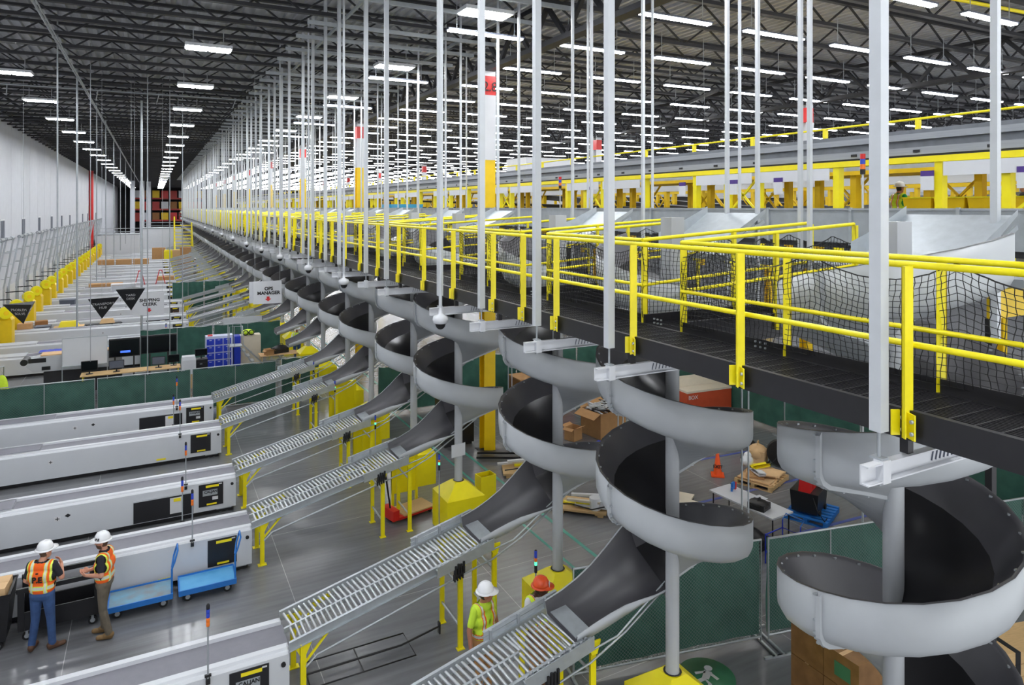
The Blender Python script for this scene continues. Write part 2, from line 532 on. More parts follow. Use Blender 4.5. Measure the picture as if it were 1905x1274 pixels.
# ---------------------------------------------------------------- spiral chutes
SX = 6.5
SP_Y = [4.24, 7.5, 10.6]
k = 0
while 18.35 + 7.42 * k < 175:
    SP_Y += [15.16 + 7.42 * k, 18.35 + 7.42 * k]
    k += 1
PITCH, TURNS = 1.47, 3
def rim_z(f, sy):
    return (7.28 if sy > 0 else 7.46) - PITCH * f / (2 * PI)
def spiral_meshes(sy, seg=24):
    out = {}
    liner_w = [(1.15, 0.024), (1.118, 0.024), (1.10, -0.02), (0.87, -0.34)]
    liner_f = [(0.87, -0.34), (0.45, -0.51), (0.09, -0.66)]
    shell = [(1.12, 0.02), (1.145, 0.02), (1.145, -0.30), (1.138, -0.37), (1.10, -0.44), (1.01, -0.50), (0.5, -0.65), (0.09, -0.77)]
    def pt(r, dz, f):
        a = PI / 2 + f
        if r > 0.2:
            r = r * 0.943
        return (r * math.cos(a), sy * r * math.sin(a), rim_z(f, sy) + dz)
    N = seg * TURNS
    for nm, prof in (('liner_wall', liner_w), ('liner_floor', liner_f), ('chute_shell', shell)):
        b = MB()
        rows = [[pt(r, dz, 2 * PI * i / seg) for r, dz in prof] for i in range(N + 1)]
        if (nm == 'chute_shell') == (sy > 0):
            rows = [list(reversed(r)) for r in rows]
        b.sheet(rows)
        out[nm] = b.mesh(nm, {'liner_wall': 'liner_rim', 'liner_floor': 'liner', 'chute_shell': 'chute'}[nm])
    b = MB()
    for i in range(TURNS * 2):                       # bolted flanges where the half turns meet
        f = PI / 2 + PI * i
        for d in (-0.022, 0.022):
            rows = []
            for r, dz in shell[1:]:
                k2 = 1.03 if r > 0.9 else 1.0
                rows.append([pt(r, dz, f + d), pt(r * k2, dz - 0.035, f + d)])
            b.sheet(rows, smooth=False)
        rows = [[pt(r * (1.03 if r > 0.9 else 1), dz - 0.035, f - 0.022), pt(r * (1.03 if r > 0.9 else 1), dz - 0.035, f + 0.022)] for r, dz in shell[1:]]
        b.sheet(rows, smooth=False)
    out['section_flange'] = b.mesh('section_flange', 'chute')
    b = MB()
    for i in range(N):
        f = 2 * PI * (i + 0.5) / seg
        p = pt(1.10, 0.0, f)
        b.cbox(p, (0.03, 0.03, 0.016), rz=f)
    for i in range(TURNS * 2):
        f = PI / 2 + PI * i + 0.035
        for q in range(9):
            t = q / 8 * (len(shell) - 2) + 1
            j = min(int(t), len(shell) - 2)
            fr = t - j
            r = shell[j][0] * (1 - fr) + shell[j + 1][0] * fr
            dz = shell[j][1] * (1 - fr) + shell[j + 1][1] * fr
            p = pt(r * 1.015, dz - 0.03, f)
            b.cbox(p, (0.028, 0.028, 0.02))
    out['bolts'] = b.mesh('bolts', 'galv')
    # run-out chute: from the back of the last turn towards the conveyor
    stn = [(0.06, [(0.10, 2.25), (0.12, 2.25), (0.55, 2.38), (0.94, 2.55), (1.06, 2.86)]),
           (-0.15, [(0.16, 2.25), (0.18, 2.17), (0.57, 2.28), (0.96, 2.42), (1.08, 2.68)]),
           (-0.35, [(0.23, 2.22), (0.26, 2.06), (0.60, 2.14), (1.0, 2.24), (1.11, 2.48)]),
           (-0.6, [(0.29, 2.17), (0.33, 1.94), (0.68, 1.98), (1.04, 2.07), (1.14, 2.26)]),
           (-0.85, [(0.32, 2.10), (0.36, 1.85), (0.72, 1.86), (1.07, 1.91), (1.16, 2.10)]),
           (-1.1, [(0.34, 2.02), (0.38, 1.78), (0.75, 1.78), (1.10, 1.80), (1.18, 1.98)]),
           (-1.38, [(0.35, 1.93), (0.38, 1.73), (0.75, 1.73), (1.14, 1.73), (1.20, 1.88)])]
    fl, sh = [], []
    for x, pr in stn:
        pr[0] = (pr[0][0], max(pr[1][1] + 0.01, pr[0][1] - 0.09))
        fl.append([(x, sy * y, z) for y, z in pr])
        sh.append([(x, sy * (pr[0][0] + 0.01), pr[0][1] + 0.004), (x, sy * (pr[0][0] - 0.02), pr[0][1] + 0.004)] + [(x, sy * (y + (0.02 if k == 3 else 0)), z - 0.035) for k, (y, z) in enumerate(pr[1:4])] + [(x, sy * (pr[4][0] + 0.025), pr[4][1] + 0.01), (x, sy * (pr[4][0] - 0.005), pr[4][1] + 0.01)])
    b = MB()
    b.sheet(fl)
    out['exit_liner'] = b.mesh('exit_liner', 'liner_mid')
    b = MB()
    b.sheet(sh)
    out['exit_chute'] = b.mesh('exit_chute', 'chute')
    return out
SPM = {1: spiral_meshes(1), -1: spiral_meshes(-1)}
col_m = MB().tube([(0, 0, 1.0), (0, 0, 7.55)], 0.096, 20).mesh('column', 'column')
cap_m = MB().box(-0.115, 0.115, -0.115, 0.115, 6.55, 7.56).mesh('column_head', 'column')
base_m = MB().box(-0.48, 0.48, -0.48, 0.48, 0, 0.86).taper(-0.48, 0.48, -0.48, 0.48, 0.86, 1.14, 0.34, 0.34).mesh('base_guard', 'yellow')
prod_m = MB().tube([(1.35, 0, 2.95), (1.35, 0, 6.3)], 0.013, 6).mesh('hanger_rod', 'galv')
hole_m = MB().lathe([(0.115, 1.141), (0.13, 1.15), (0.10, 1.15)], 16, cap=False).mesh('hole_ring', 'black')  # black ring painted in place of the dark hole round the post
for i, y in enumerate(SP_Y):
    if i < 12:
        lab = ('nearest grey spiral chute, black lined, at the right edge of the photo' if i == 0 else f'{ORD[i]} grey spiral chute from the right, with black lining and round post')
    else:
        lab = 'small grey spiral chute far down the row under the long walkway'
    t = thing('spiral_chute', lab, 'chute', (SX, y, 0), 0, 'spiral chutes in a row under the walkway')
    ms = SPM[-1 if i == 0 else 1]
    for nm in ('liner_wall', 'liner_floor', 'chute_shell', 'section_flange', 'exit_liner', 'exit_chute'):
        inst(ms[nm], nm, t)
    if i < 8:
        tag(inst(ms['bolts'], 'bolts', t), kind='stuff')
    inst(col_m, 'column', t)
    inst(cap_m, 'column_head', t)
    inst(base_m, 'base_guard', t)
    if i < 8:
        inst(hole_m, 'hole_ring', t)
    if 0 < i < 6:
        inst(prod_m, 'hanger_rod', t)
        inst(prod_m, 'hanger_rod', t, (0.07, -0.06, 0))

# ---------------------------------------------------------------- roller conveyors from the chutes down to the truck belts
BX = 1.85                                     # where the truck belts begin
CONV_Y = [y + 0.8 for y in SP_Y[1:]]
CONV_Y[0] = SP_Y[1] + 0.8
DX, ZL, ZH = 3.36, 0.93, 1.73
SL = (ZH - ZL) / DX
ANG = math.atan(SL)
def cz(x):
    return ZL + SL * x
def slab(b, x0, x1, y0, y1, dz0, dz1, mi=0):
    vs = [(x0, y0, cz(x0) + dz0), (x1, y0, cz(x1) + dz0), (x1, y1, cz(x1) + dz0), (x0, y1, cz(x0) + dz0),
          (x0, y0, cz(x0) + dz1), (x1, y0, cz(x1) + dz1), (x1, y1, cz(x1) + dz1), (x0, y1, cz(x0) + dz1)]
    return b.add(vs, [(0, 3, 2, 1), (4, 5, 6, 7), (0, 1, 5, 4), (1, 2, 6, 5), (2, 3, 7, 6), (3, 0, 4, 7)], mi)
def channel(y, s, x0=0.0, x1=DX):
    b = MB()
    slab(b, x0, x1, y - 0.006, y + 0.006, -0.10, 0.05)
    slab(b, x0, x1, y, y + s * 0.045, 0.044, 0.05)
    slab(b, x0, x1, y, y + s * 0.045, -0.10, -0.094)
    return b
cm = {}
cm['side_far'] = channel(0.44, 1).mesh('side_rail', 'galv')
cm['side_near'] = channel(-0.44, -1).mesh('side_rail', 'galv')
b = MB()
slab(b, 0.0, DX - 0.75, -0.02, 0.02, -0.05, 0.02)
cm['centre_rail'] = b.mesh('centre_rail', 'galv')
b = MB()
for dz in (0.05, 0.12):
    slab(b, 2.3, DX + 0.15, 0.47, 0.485, dz, dz + 0.055)
    slab(b, 2.3, DX + 0.15, 0.47, 0.52, dz + 0.055, dz + 0.06)
cm['guide_strip'] = b.mesh('guide_strip', 'galv')
gbr_m = MB().box(-0.02, 0.02, 0.44, 0.475, -0.05, 0.18).mesh('guide_bracket', 'galv_dull')
b = MB()
slab(b, DX - 0.95, DX + 0.12, -0.56, -0.46, 0.0, 0.03)
slab(b, DX - 0.95, DX + 0.12, -0.57, -0.555, -0.1, 0.09)
cm['wheel_rail'] = b.mesh('wheel_rail', 'galv')
wheel_m = MB().tube([(0, -0.014, 0), (0, 0.014, 0)], 0.028, 8).mesh('skate_wheel', 'chrome')
b = MB()
slab(b, DX - 0.04, DX + 0.20, -0.40, 0.36, 0.018, 0.03)
cm['transfer_plate'] = b.mesh('transfer_plate', 'galv')
roll_n = MB().tube([(0, -0.19, 0), (0, 0.19, 0)], 0.024, 8).mesh('roller', 'chrome')
roll_w = MB().tube([(0, -0.41, 0), (0, 0.41, 0)], 0.024, 8).mesh('roller', 'chrome')
def hframe(x, cy=0.0):
    zt = cz(x) - 0.1
    b = MB()
    for s in (-1, 1):
        y = s * 0.43
        b.box(x - 0.045, x + 0.045, y - 0.012, y + 0.012, 0.012, zt)
        b.box(x - 0.045, x - 0.033, y - 0.03 * (s > 0), y + 0.03 * (s < 0) + 0.0, 0.012, zt)
        b.box(x - 0.07, x + 0.07, y - 0.05, y + 0.05, 0, 0.012)
        b.prism([(-0.045, -0.16), (0.045, -0.16), (0.10, 0), (0.10, 0.03), (-0.10, 0.03), (-0.10, 0)], (x, y - 0.02 + s * 0.022, zt), (0, 0.02, 0), ux=(1, 0, 0), uy=(0, 0, 1))
    return b
cm['leg_a'] = hframe(2.89).mesh('support_leg', 'yellow_chip')
cm['leg_b'] = hframe(3.55).mesh('support_leg', 'yellow_chip')
b = MB()
for x in (2.89, 3.55):
    for z in (0.38, cz(x) - 0.55):
        b.tube([(x, -0.43, z), (x, 0.43, z)], 0.022, 8)
cm['cross_tube'] = b.mesh('cross_tube', 'galv')
def yfoot(s):
    b = MB()
    y = s * 0.43
    zt = cz(0.22) - 0.1
    b.box(0.175, 0.265, y - 0.012, y + 0.012, 0.01, zt)
    b.box(0.175, 0.19, y - 0.035, y + 0.035, 0.01, zt)
    b.box(0.13, 0.31, y - 0.06, y + 0.06, 0, 0.012)
    b.prism([(-0.04, -0.2), (0.04, -0.2), (0.14, 0), (0.14, 0.03), (-0.14, 0.03), (-0.14, 0)], (0.22, y - 0.015 - 0.02 * s, zt), (0, 0.03, 0), ux=(1, 0, 0), uy=(0, 0, 1))
    b.bar((0.5, y, cz(0.5) - 0.1), (0.85, y, cz(0.85) - 0.06), 0.02, 0.07)
    b.bar((0.25, y, zt - 0.3), (0.62, y, cz(0.62) - 0.1), 0.03, 0.03)
    return b
cm['foot_n'] = yfoot(-1).mesh('foot_bracket', 'yellow_chip')
cm['foot_f'] = yfoot(1).mesh('foot_bracket', 'yellow_chip')
b = MB()
b.tube([(0.25, -0.50, 0.55), (0.42, -0.50, cz(0.4) - 0.33), (DX - 0.15, -0.50, cz(DX) - 0.33), (DX + 0.1, -0.50, cz(DX) - 0.28), (DX + 0.7, -0.50, cz(DX) - 0.02), (DX + 1.9, -0.50, cz(DX) + 0.72)], 0.016, 7)
cm['conduit'] = b.mesh('conduit', 'galv')
b = MB()
b.tube([(DX - 0.4, -0.50, cz(DX) - 0.16), (DX + 0.1, -0.52, cz(DX) - 0.10), (DX + 0.5, -0.58, cz(DX) + 0.02), (DX + 1.75, -0.58, cz(DX) + 0.82)], 0.014, 7)
cm['conduit_b'] = b.mesh('conduit', 'galv')
b = MB()
for q in range(4):
    x = DX - 0.62 + 0.05 * q
    b.box(x - 0.017, x + 0.017, -0.60, -0.53, cz(x) - 0.22, cz(x) - 0.04 + 0.02 * (q % 2))
    b.box(x - 0.03, x - 0.01, -0.60, -0.53, cz(x) - 0.30, cz(x) - 0.2)
cm['clamp'] = b.mesh('cable_clamp', 'rubber')
rolls = []                                     # (x, y, skew)
for q in range(32):
    x = 0.06 + q * 0.0815
    rolls.append((x + 0.03, 0.215, -0.17, 0))
    rolls.append((x + 0.04, -0.215, -0.05, 0))
for q in range(9):
    rolls.append((2.68 + q * 0.072, 0.0, -0.08, 1))
b = MB()
for x, y, sk, wd in rolls:
    h = 0.41 if wd else 0.19
    a = Vector((math.sin(sk) * h, math.cos(sk) * h, math.sin(sk) * h * SL))
    c = Vector((x, y, cz(x)))
    b.tube([c - a, c + a], 0.024, 6)
cm['bed'] = b.mesh('roller_bed', 'chrome')
for i, y in enumerate(CONV_Y):
    if y > 175:
        break
    if 29 < y < 36.5:
        continue
    lab = (f'{ORD[i]} sloping steel roller conveyor on yellow legs, counted from the camera' if i < 12 else 'small sloping roller conveyor on yellow legs far down the row')
    t = thing('roller_conveyor', lab, 'conveyor', (BX, y, 0), 0, 'roller conveyors between chutes and truck belts')
    for nm, part in (('side_far', 'side_rail'), ('side_near', 'side_rail'), ('leg_a', 'support_leg'), ('leg_b', 'support_leg'), ('foot_n', 'foot_bracket'), ('foot_f', 'foot_bracket'), ('cross_tube', 'cross_tube'),
                     ('guide_strip', 'guide_strip'), ('centre_rail', 'centre_rail'), ('wheel_rail', 'wheel_rail'), ('transfer_plate', 'transfer_plate'), ('conduit', 'conduit'), ('conduit_b', 'conduit'), ('clamp', 'cable_clamp')):
        if i > 9 and nm in ('clamp', 'conduit_b', 'wheel_rail'):
            continue
        inst(cm[nm], part, t)
    if i < 8:
        for x in (2.4, 2.85, 3.3):
            inst(gbr_m, 'guide_bracket', t, (x, 0, cz(x)))
    if i < 5:
        for x, ry, sk, wd in rolls:
            inst(roll_w if wd else roll_n, 'roller', t, (x, ry, cz(x)), rot=(0, -ANG, -sk))
        for q in range(12):
            x = DX - 0.9 + q * 0.085
            inst(wheel_m, 'skate_wheel', t, (x, -0.51 + 0.02 * (q % 2), cz(x) + 0.045))
    else:
        tag(inst(cm['bed'], 'roller_bed', t), kind='stuff')

# ---------------------------------------------------------------- telescopic truck belts
def belt_meshes(L, style):
    o = {}
    b = MB()
    b.box(-L, 0, -0.50, -0.46, 0.12, 0.80)                 # near side sheet
    b.box(-L, 0, 0.46, 0.50, 0.12, 0.80)
    b.box(-0.03, 0, -0.46, 0.46, 0.12, 0.80)
    for s in (-1, 1):
        rows = [[(-L, s * q, z), (0, s * q, z)] for q, z in ((0.50, 0.80), (0.50, 0.83), (0.47, 0.86), (0.44, 0.865), (0.42, 0.90), (0.31, 0.90), (0.30, 0.84))]
        if s < 0:
            rows.reverse()
        b.sheet(rows, smooth=False)
        b.prism([(0.50, 0.80), (0.50, 0.83), (0.47, 0.86), (0.44, 0.865), (0.42, 0.90), (0.31, 0.90), (0.30, 0.80)], (-0.02, 0, 0), (0.02, 0, 0), ux=(0, s, 0), uy=(0, 0, 1))
    o['body'] = b.mesh('body', 'panel')
    o['belt'] = MB().box(-L, 0.02, -0.30, 0.30, 0.80, 0.845).mesh('belt', 'belt')
    o['skirt'] = MB().box(-L, -0.08, -0.44, 0.44, 0.02, 0.12).mesh('plinth', 'rubber')
    o['inner_stage'] = MB().box(-L, -L * 0.52, -0.36, 0.36, 0.845, 0.90).box(-L, -L * 0.78, -0.40, 0.40, 0.90, 0.955).mesh('inner_stage', 'grey_panel')
    o['inner_belt'] = MB().box(-L, -L * 0.52, -0.27, 0.27, 0.90, 0.912).mesh('inner_belt', 'belt')
    return o
BELT = belt_meshes(9.0, 0)
panel_m = MB().box(-0.86, -0.30, -0.515, -0.50, 0.24, 0.79).mesh('control_panel', 'plastic_black')
stick_m = MB().box(-0.70, -0.40, -0.519, -0.515, 0.70, 0.755).mesh('warning_sticker', 'ink_yellow')
stick2_m = MB().box(-0.68, -0.45, -0.519, -0.515, 0.265, 0.305).mesh('warning_sticker', 'ink_yellow')
tag_m = MB().box(-0.40, -0.33, -0.519, -0.515, 0.745, 0.77).mesh('asset_tag', 'ink_white')
plate_m = MB().box(-0.77, -0.43, -0.519, -0.515, 0.50, 0.64).mesh('name_plate', 'galv')
red_m = MB().box(-0.55, -0.42, -0.519, -0.515, 0.38, 0.46).mesh('notice', 'ink_white')
hatch_m = MB().box(-2.28, -0.98, -0.515, -0.50, 0.14, 0.66).mesh('open_hatch', 'plastic_black')
hatchtop_m = MB().box(-2.28, -0.98, -0.522, -0.498, 0.64, 0.67).mesh('hatch_hood', 'grey_panel')
note_m = MB().box(-1.50, -1.24, -0.521, -0.515, 0.22, 0.60).mesh('paper_notice', 'ink_white')
note2_m = MB().box(-1.42, -1.26, -0.524, -0.521, 0.50, 0.58).mesh('notice_heading', 'ink_yellow')
knob_m = MB().tube([(-0.09, -0.50, 0.70), (-0.09, -0.53, 0.70)], 0.035, 14).mesh('stop_button', 'rubber')
crossw_m = MB().box(-0.06, 0.06, -0.506, -0.50, -0.05, 0.05).mesh('white_decal', 'ink_white')
crossb_m = MB().box(-0.04, 0.04, -0.509, -0.506, -0.008, 0.008).box(-0.008, 0.008, -0.509, -0.506, -0.04, 0.04).mesh('cross_mark', 'ink')
dia_m = MB().prism([(-0.06, 0), (0, -0.045), (0.06, 0), (0, 0.045)], (0, -0.506, 0), (0, 0.006, 0), ux=(1, 0, 0), uy=(0, 0, 1)).mesh('diamond_mark', 'ink')
small_m = MB().box(-1.78, -1.53, -0.506, -0.50, 0.17, 0.22).mesh('warning_sticker', 'ink_yellow')
cast_m = MB().tube([(-0.35, -0.42, 0.06), (-0.35, -0.36, 0.06)], 0.06, 12).tube([(-0.2, -0.42, 0.06), (-0.2, -0.36, 0.06)], 0.06, 12).box(-0.45, -0.1, -0.45, -0.33, 0.08, 0.13).mesh('floor_roller', 'galv_dull')
pole_m = MB().tube([(0, 0, 0), (0, 0, 0.82)], 0.012, 8).mesh('pole', 'galv_dull')
cl_m = MB().cbox((0, 0, 0.02), (0.06, 0.07, 0.07)).cbox((0, 0, 0.1), (0.09, 0.035, 0.03)).mesh('pole_clamp', 'rubber')
def mods(seq):
    b, ml = [], 0.062
    z = 0.82
    for m in seq:
        b.append((MB().lathe([(0.022, z), (0.025, z + 0.004), (0.025, z + ml - 0.004), (0.022, z + ml)], 12).mesh('lamp_module', m)))
        z += ml
    b.append(MB().lathe([(0.022, z), (0.015, z + 0.016)], 12).mesh('cap', 'rubber'))
    return b
SIG_A = mods(['sig_orange', 'sig_orange', 'sig_blue', 'sig_blue', 'rubber'])
SIG_B = mods(['rubber', 'rubber', 'sig_green', 'sig_orange', 'sig_blue', 'sig_blue'])
def signal(x, y, z, lab, kind=SIG_A, h=1.0, grp='signal lamps on thin poles'):
    t = thing('signal_tower', lab, 'signal light', (x, y, z), 0, grp)
    p = inst(pole_m, 'pole', t)
    p.scale = (1, 1, h)
    inst(cl_m, 'pole_clamp', t)
    for q in kind:
        inst(q, q.name.split('.')[0], t, (0, 0, 0.82 * (h - 1)))
    return t
BELT_Y = CONV_Y[1:]
for i, y in enumerate(BELT_Y):
    if y > 150:
        break
    if 29 < y < 36.5:                           # these two stand drawn in at the dock wall
        continue
    lab = (f'{ORD[i]} long white telescopic belt conveyor from the camera' if i < 12 else 'small white telescopic belt conveyor far along the dock')
    t = thing('telescopic_conveyor', lab + ('' if i >= 12 else ', reaching to the dock wall'), 'conveyor', (BX, y, 0), 0, 'telescopic belts at the dock doors')
    for nm, part in (('body', 'body'), ('belt', 'belt'), ('skirt', 'plinth'), ('inner_stage', 'inner_stage'), ('inner_belt', 'inner_belt')):
        inst(BELT[nm], part, t)
    pn = inst(panel_m, 'control_panel', t)
    inst(stick_m, 'warning_sticker', pn)
    inst(stick2_m, 'warning_sticker', pn)
    inst(tag_m, 'asset_tag', pn)
    inst(knob_m, 'stop_button', t)
    inst(cast_m, 'floor_roller', t)
    if i % 2 == 0:
        pl = inst(plate_m, 'name_plate', pn)
        if i < 5:
            text('CALJAN', 0.085, 'ink', pn, (-0.585, -0.5195, 0.59), (PI / 2, 0, 0), bold=0.003)
        inst(red_m, 'notice', pn)
        hm = inst(hatch_m, 'open_hatch', t)
        inst(hatchtop_m, 'hatch_hood', hm)
        inst(note_m, 'paper_notice', hm)
        inst(note2_m, 'notice_heading', hm)
        inst(dia_m, 'diamond_mark', t, (-3.6, 0, 0.62))
    else:
        inst(small_m, 'warning_sticker', t)
    d = inst(crossw_m, 'white_decal', t, (-4.4 + 0.3 * (i % 3), 0, 0.58))
    inst(crossb_m, 'cross_mark', d)
    if i < 8:
        signal(BX - 1.15, y - 0.53, 0.78, f'thin pole with blue and orange signal lamp on the {ORD[i]} truck belt', SIG_A, 1.0)
        if i % 2:
            signal(BX - 1.3, y + 0.53, 0.78, f'thin pole with blue and orange signal lamp behind the {ORD[i]} truck belt', SIG_A, 0.9)
# signal lamps with a lit green module near the chutes
for (x, y, lab) in ((5.70, 10.0, 'tall pole with lit green signal lamp beside the man in the orange hard hat'), (5.92, 14.95, 'pole with lit green signal lamp at the fourth yellow chute base'),
                    (5.45, 18.55, 'pole with lit green signal lamp over the fifth chute conveyor'), (5.35, 22.9, 'pole with green signal lamp at the sixth chute conveyor'), (5.3, 26.1, 'pole with white signal lamp at the seventh chute conveyor')):
    t = thing('signal_tower', lab, 'signal light', (x, y, 0), 0, 'signal lamps with lit green module')
    MB().tube([(0, 0, 0.01), (0, 0, 1.55)], 0.014, 8).build('pole', 'galv_dull', t)
    MB().cbox((0, 0, 0.01), (0.12, 0.12, 0.02)).build('foot_plate', 'galv_dull', t)
    for q in SIG_B:
        inst(q, q.name.split('.')[0], t, (0, 0, 1.55 - 0.82))

# ---------------------------------------------------------------- dock doors along the left wall
def dock_meshes():
    o = {}
    b = MB()
    for s in (-1, 1):
        b.bar((0.12, s * 1.3, 0.05), (0.12, s * 1.3, 2.9), 0.09, 0.07)
        b.bar((0.12, s * 1.3, 2.9), (0.62, s * 1.12, 5.85), 0.09, 0.07)
        for z in (3.4, 4.2, 5.0):
            b.bar((0, s * 1.3, z), (0.12 + 0.5 * (z - 2.9) / 2.95, s * (1.3 - 0.18 * (z - 2.9) / 2.95), z), 0.04, 0.04)
    o['track'] = b.mesh('door_track', 'galv')
    o['shaft'] = MB().tube([(0.62, -1.45, 5.9), (0.62, 1.45, 5.9)], 0.05, 8).tube([(0.62, -1.2, 5.9), (0.62, -0.3, 5.9)], 0.10, 10).tube([(0.62, 0.3, 5.9), (0.62, 1.2, 5.9)], 0.10, 10).mesh('spring_shaft', 'galv_dull')
    o['leaf'] = MB().box(0.02, 0.07, -1.22, 1.22, 0.0, 2.85).mesh('door_leaf', 'white')
    b = MB()
    for z in (0.57, 1.14, 1.71, 2.28):
        b.box(0.068, 0.08, -1.22, 1.22, z - 0.012, z + 0.012)
    o['seam'] = b.mesh('section_seam', 'grey_panel')
    return o
DK = dock_meshes()
vent_m = MB().box(0.061, 0.09, -0.55, -0.1, 5.6, 6.9).box(0.061, 0.09, 0.1, 0.55, 5.6, 6.9).mesh('window_slot', 'grey_bin')
vfr_m = MB().box(0.06, 0.08, -0.62, 0.62, 6.93, 7.0).mesh('window_head', 'white')
doors = [y for y in BELT_Y if y < 130]
for i, y in enumerate(doors):
    t = thing('door_%d' % (i + 1), None, None, (XW + 0.06, y, 0))
    t['kind'] = 'structure'
    for nm, part in (('track', 'door_track'), ('shaft', 'spring_shaft'), ('leaf', 'door_leaf'), ('seam', 'section_seam')):
        inst(DK[nm], part, t)
    if i % 2 == 0:
        w = thing('window_%d' % (i // 2 + 1), None, None, (XW, y + 1.65, 0))
        w['kind'] = 'structure'
        inst(vent_m, 'window_slot', w)
        inst(vfr_m, 'window_head', w)
gd_m = MB().box(-0.32, 0.32, -0.45, 0.45, 0.0, 1.85).taper(-0.32, 0.32, -0.45, 0.45, 1.85, 1.98, 0.08, 0.08).mesh('cabinet_body', 'yellow_deep')
fanh_m = MB().tube([(0, -0.14, 0), (0, 0.0, 0), (0, 0.14, 0)], [0.30, 0.34, 0.30], 18).mesh('fan_housing', 'yellow')
fang_m = MB().tube([(0, -0.16, 0), (0, -0.145, 0)], 0.12, 14).mesh('fan_hub', 'yellow_deep')
arm_m = MB().tube([(-1.1, 0.3, 2.5), (-0.2, 0.1, 2.55), (0.15, -0.2, 2.3)], 0.03, 8).mesh('fan_arm', 'rubber')
far_lab = 'small yellow dock guard cabinet far along the dock wall'
for i, y in enumerate(doors):
    yy = y - 1.75
    if yy < 29:
        continue
    k = i - 4
    lab = f'{ORD[k]} yellow dock guard cabinet from the left edge of the photo' if k < 7 else far_lab
    t = thing('guard_cabinet', lab, 'cabinet', (-6.85, yy, 0), 0, 'yellow guard cabinets along the dock wall')
    inst(gd_m, 'cabinet_body', t)
    lab = f'{ORD[k]} round yellow dock fan on a black arm from the left' if k < 7 else 'small round yellow dock fan far along the dock wall'
    t = thing('dock_fan', lab, 'fan', (-6.95, yy - 0.15, 0), 0, 'round yellow fans along the dock wall')
    inst(fanh_m, 'fan_housing', t, (0.15, -0.35, 2.25), rz=0.5)
    inst(fang_m, 'fan_hub', t, (0.15, -0.35, 2.25), rz=0.5)
    inst(arm_m, 'fan_arm', t)

# ---------------------------------------------------------------- the elevated walkway
WX0, WX1, WZ, WY0, WY1 = 4.50, 5.08, 6.34, -1.2, 150.0
walk = thing('walkway', 'long black elevated steel grating walkway running over the chutes', 'walkway', (0, 0, 0))
MB().box(WX0 - 0.05, WX0, WY0, WY1, WZ - 0.19, WZ + 0.012).build('edge_beam', 'black', walk)
b = MB().box(WX1, WX1 + 0.05, WY0, WY1, WZ - 0.19, WZ + 0.0)
b.build('edge_beam', 'black', walk)
def grating(w, l, px, py):
    b = MB()
    n = int(w / px)
    for i in range(n + 1):
        x = i * w / n
        b.box(x - 0.004, x + 0.004, 0, l, -0.035, 0)
    n = int(l / py)
    for i in range(n + 1):
        y = i * l / n
        b.box(0, w, y - 0.006, y + 0.006, -0.028, 0.003)
    return b
gr_near = grating(WX1 - WX0, 2.98, 0.034, 0.15).mesh('grating_panel', 'grate')
gr_far = grating(WX1 - WX0, 2.98, 0.075, 0.3).mesh('grating_panel', 'grate')
y = WY0
while y < WY1 - 1:
    inst(gr_near if y < 22 else gr_far, 'grating_panel', walk, (WX0, y, WZ))
    y += 3.0
bays = []
for i, yy in enumerate(SP_Y):
    bays.append((yy - 1.12, yy + 1.15))
bays[0] = (1.6, 5.75)
bays[1] = (6.42, 8.62)
bays[2] = (9.45, 11.85)
br_m = grating(2.7, 0.8, 0.09, 0.05).mesh('branch_grating', 'grate')
for i in range(0, 12):
    a, c = bays[i][1], bays[i + 1][0]
    w = c - a
    br = MB().box(WX1 + 0.05, 8.0, a, a + 0.03, WZ - 0.19, WZ + 0.1).box(WX1 + 0.05, 8.0, c - 0.03, c, WZ - 0.19, WZ + 0.1)
    n = max(3, int(w / 0.036)) if i < 4 else 8
    for q in range(n):
        yy = a + 0.03 + (w - 0.06) * (q + 0.5) / n
        br.box(WX1 + 0.05, 8.0, yy - 0.004, yy + 0.004, WZ - 0.035, WZ)
    for q in range(14):
        x = WX1 + 0.2 + q * 0.19
        br.box(x - 0.005, x + 0.005, a, c, WZ - 0.03, WZ + 0.003)
    br.build('branch_platform', 'grate', walk)
for i, (a, c) in enumerate(bays[:20]):
    MB().box(WX1 + 0.045, WX1 + 0.055, a, c, WZ, WZ + 0.10).build('kick_plate', 'black', walk)
for y in (1.3, 4.6, 6.1, 9.0):                     # bolted splices of the far edge beam
    b = MB()
    for q in range(3):
        for z in (0.03, 0.075):
            b.cbox((WX1 + 0.04, y + q * 0.06, WZ + z), (0.02, 0.016, 0.016))
    tag(b.build('splice_bolts', 'galv', walk), kind='stuff')

# near railing
ZT, ZM = 7.317, 6.785
rail = thing('guard_railing', 'long yellow guard railing along the near edge of the walkway', 'railing', (0, 0, 0))
RXN = WX0 - 0.005
MB().tube([(RXN, WY0, ZT), (RXN, 60, ZT), (RXN, WY1, ZT)], 0.024, 10).build('top_rail', 'yellow_chip', rail)
MB().tube([(RXN, WY0, ZM), (RXN, 60, ZM), (RXN, WY1, ZM)], 0.022, 10).build('mid_rail', 'yellow_chip', rail)
post_m = MB().box(-0.038, 0.038, -0.004, 0.004, -0.17, 0.97).box(-0.038, -0.030, -0.036, 0.004, -0.17, 0.97).mesh('post', 'yellow_chip')
brk_m = MB().box(-0.006, 0.004, -0.085, 0.065, -0.17, 0.0).box(-0.075, -0.006, 0.055, 0.065, -0.17, 0.0).mesh('bracket', 'yellow_chip')
bolt_m = MB().lathe([(0.014, 0), (0.014, 0.014)], 6).mesh('bolt', 'galv')
posts = [-0.1, 1.35, 2.80, 4.26, 5.73, 7.27, 8.13, 9.05, 10.57, 11.97]
while posts[-1] < 130:
    posts.append(posts[-1] + 1.47)
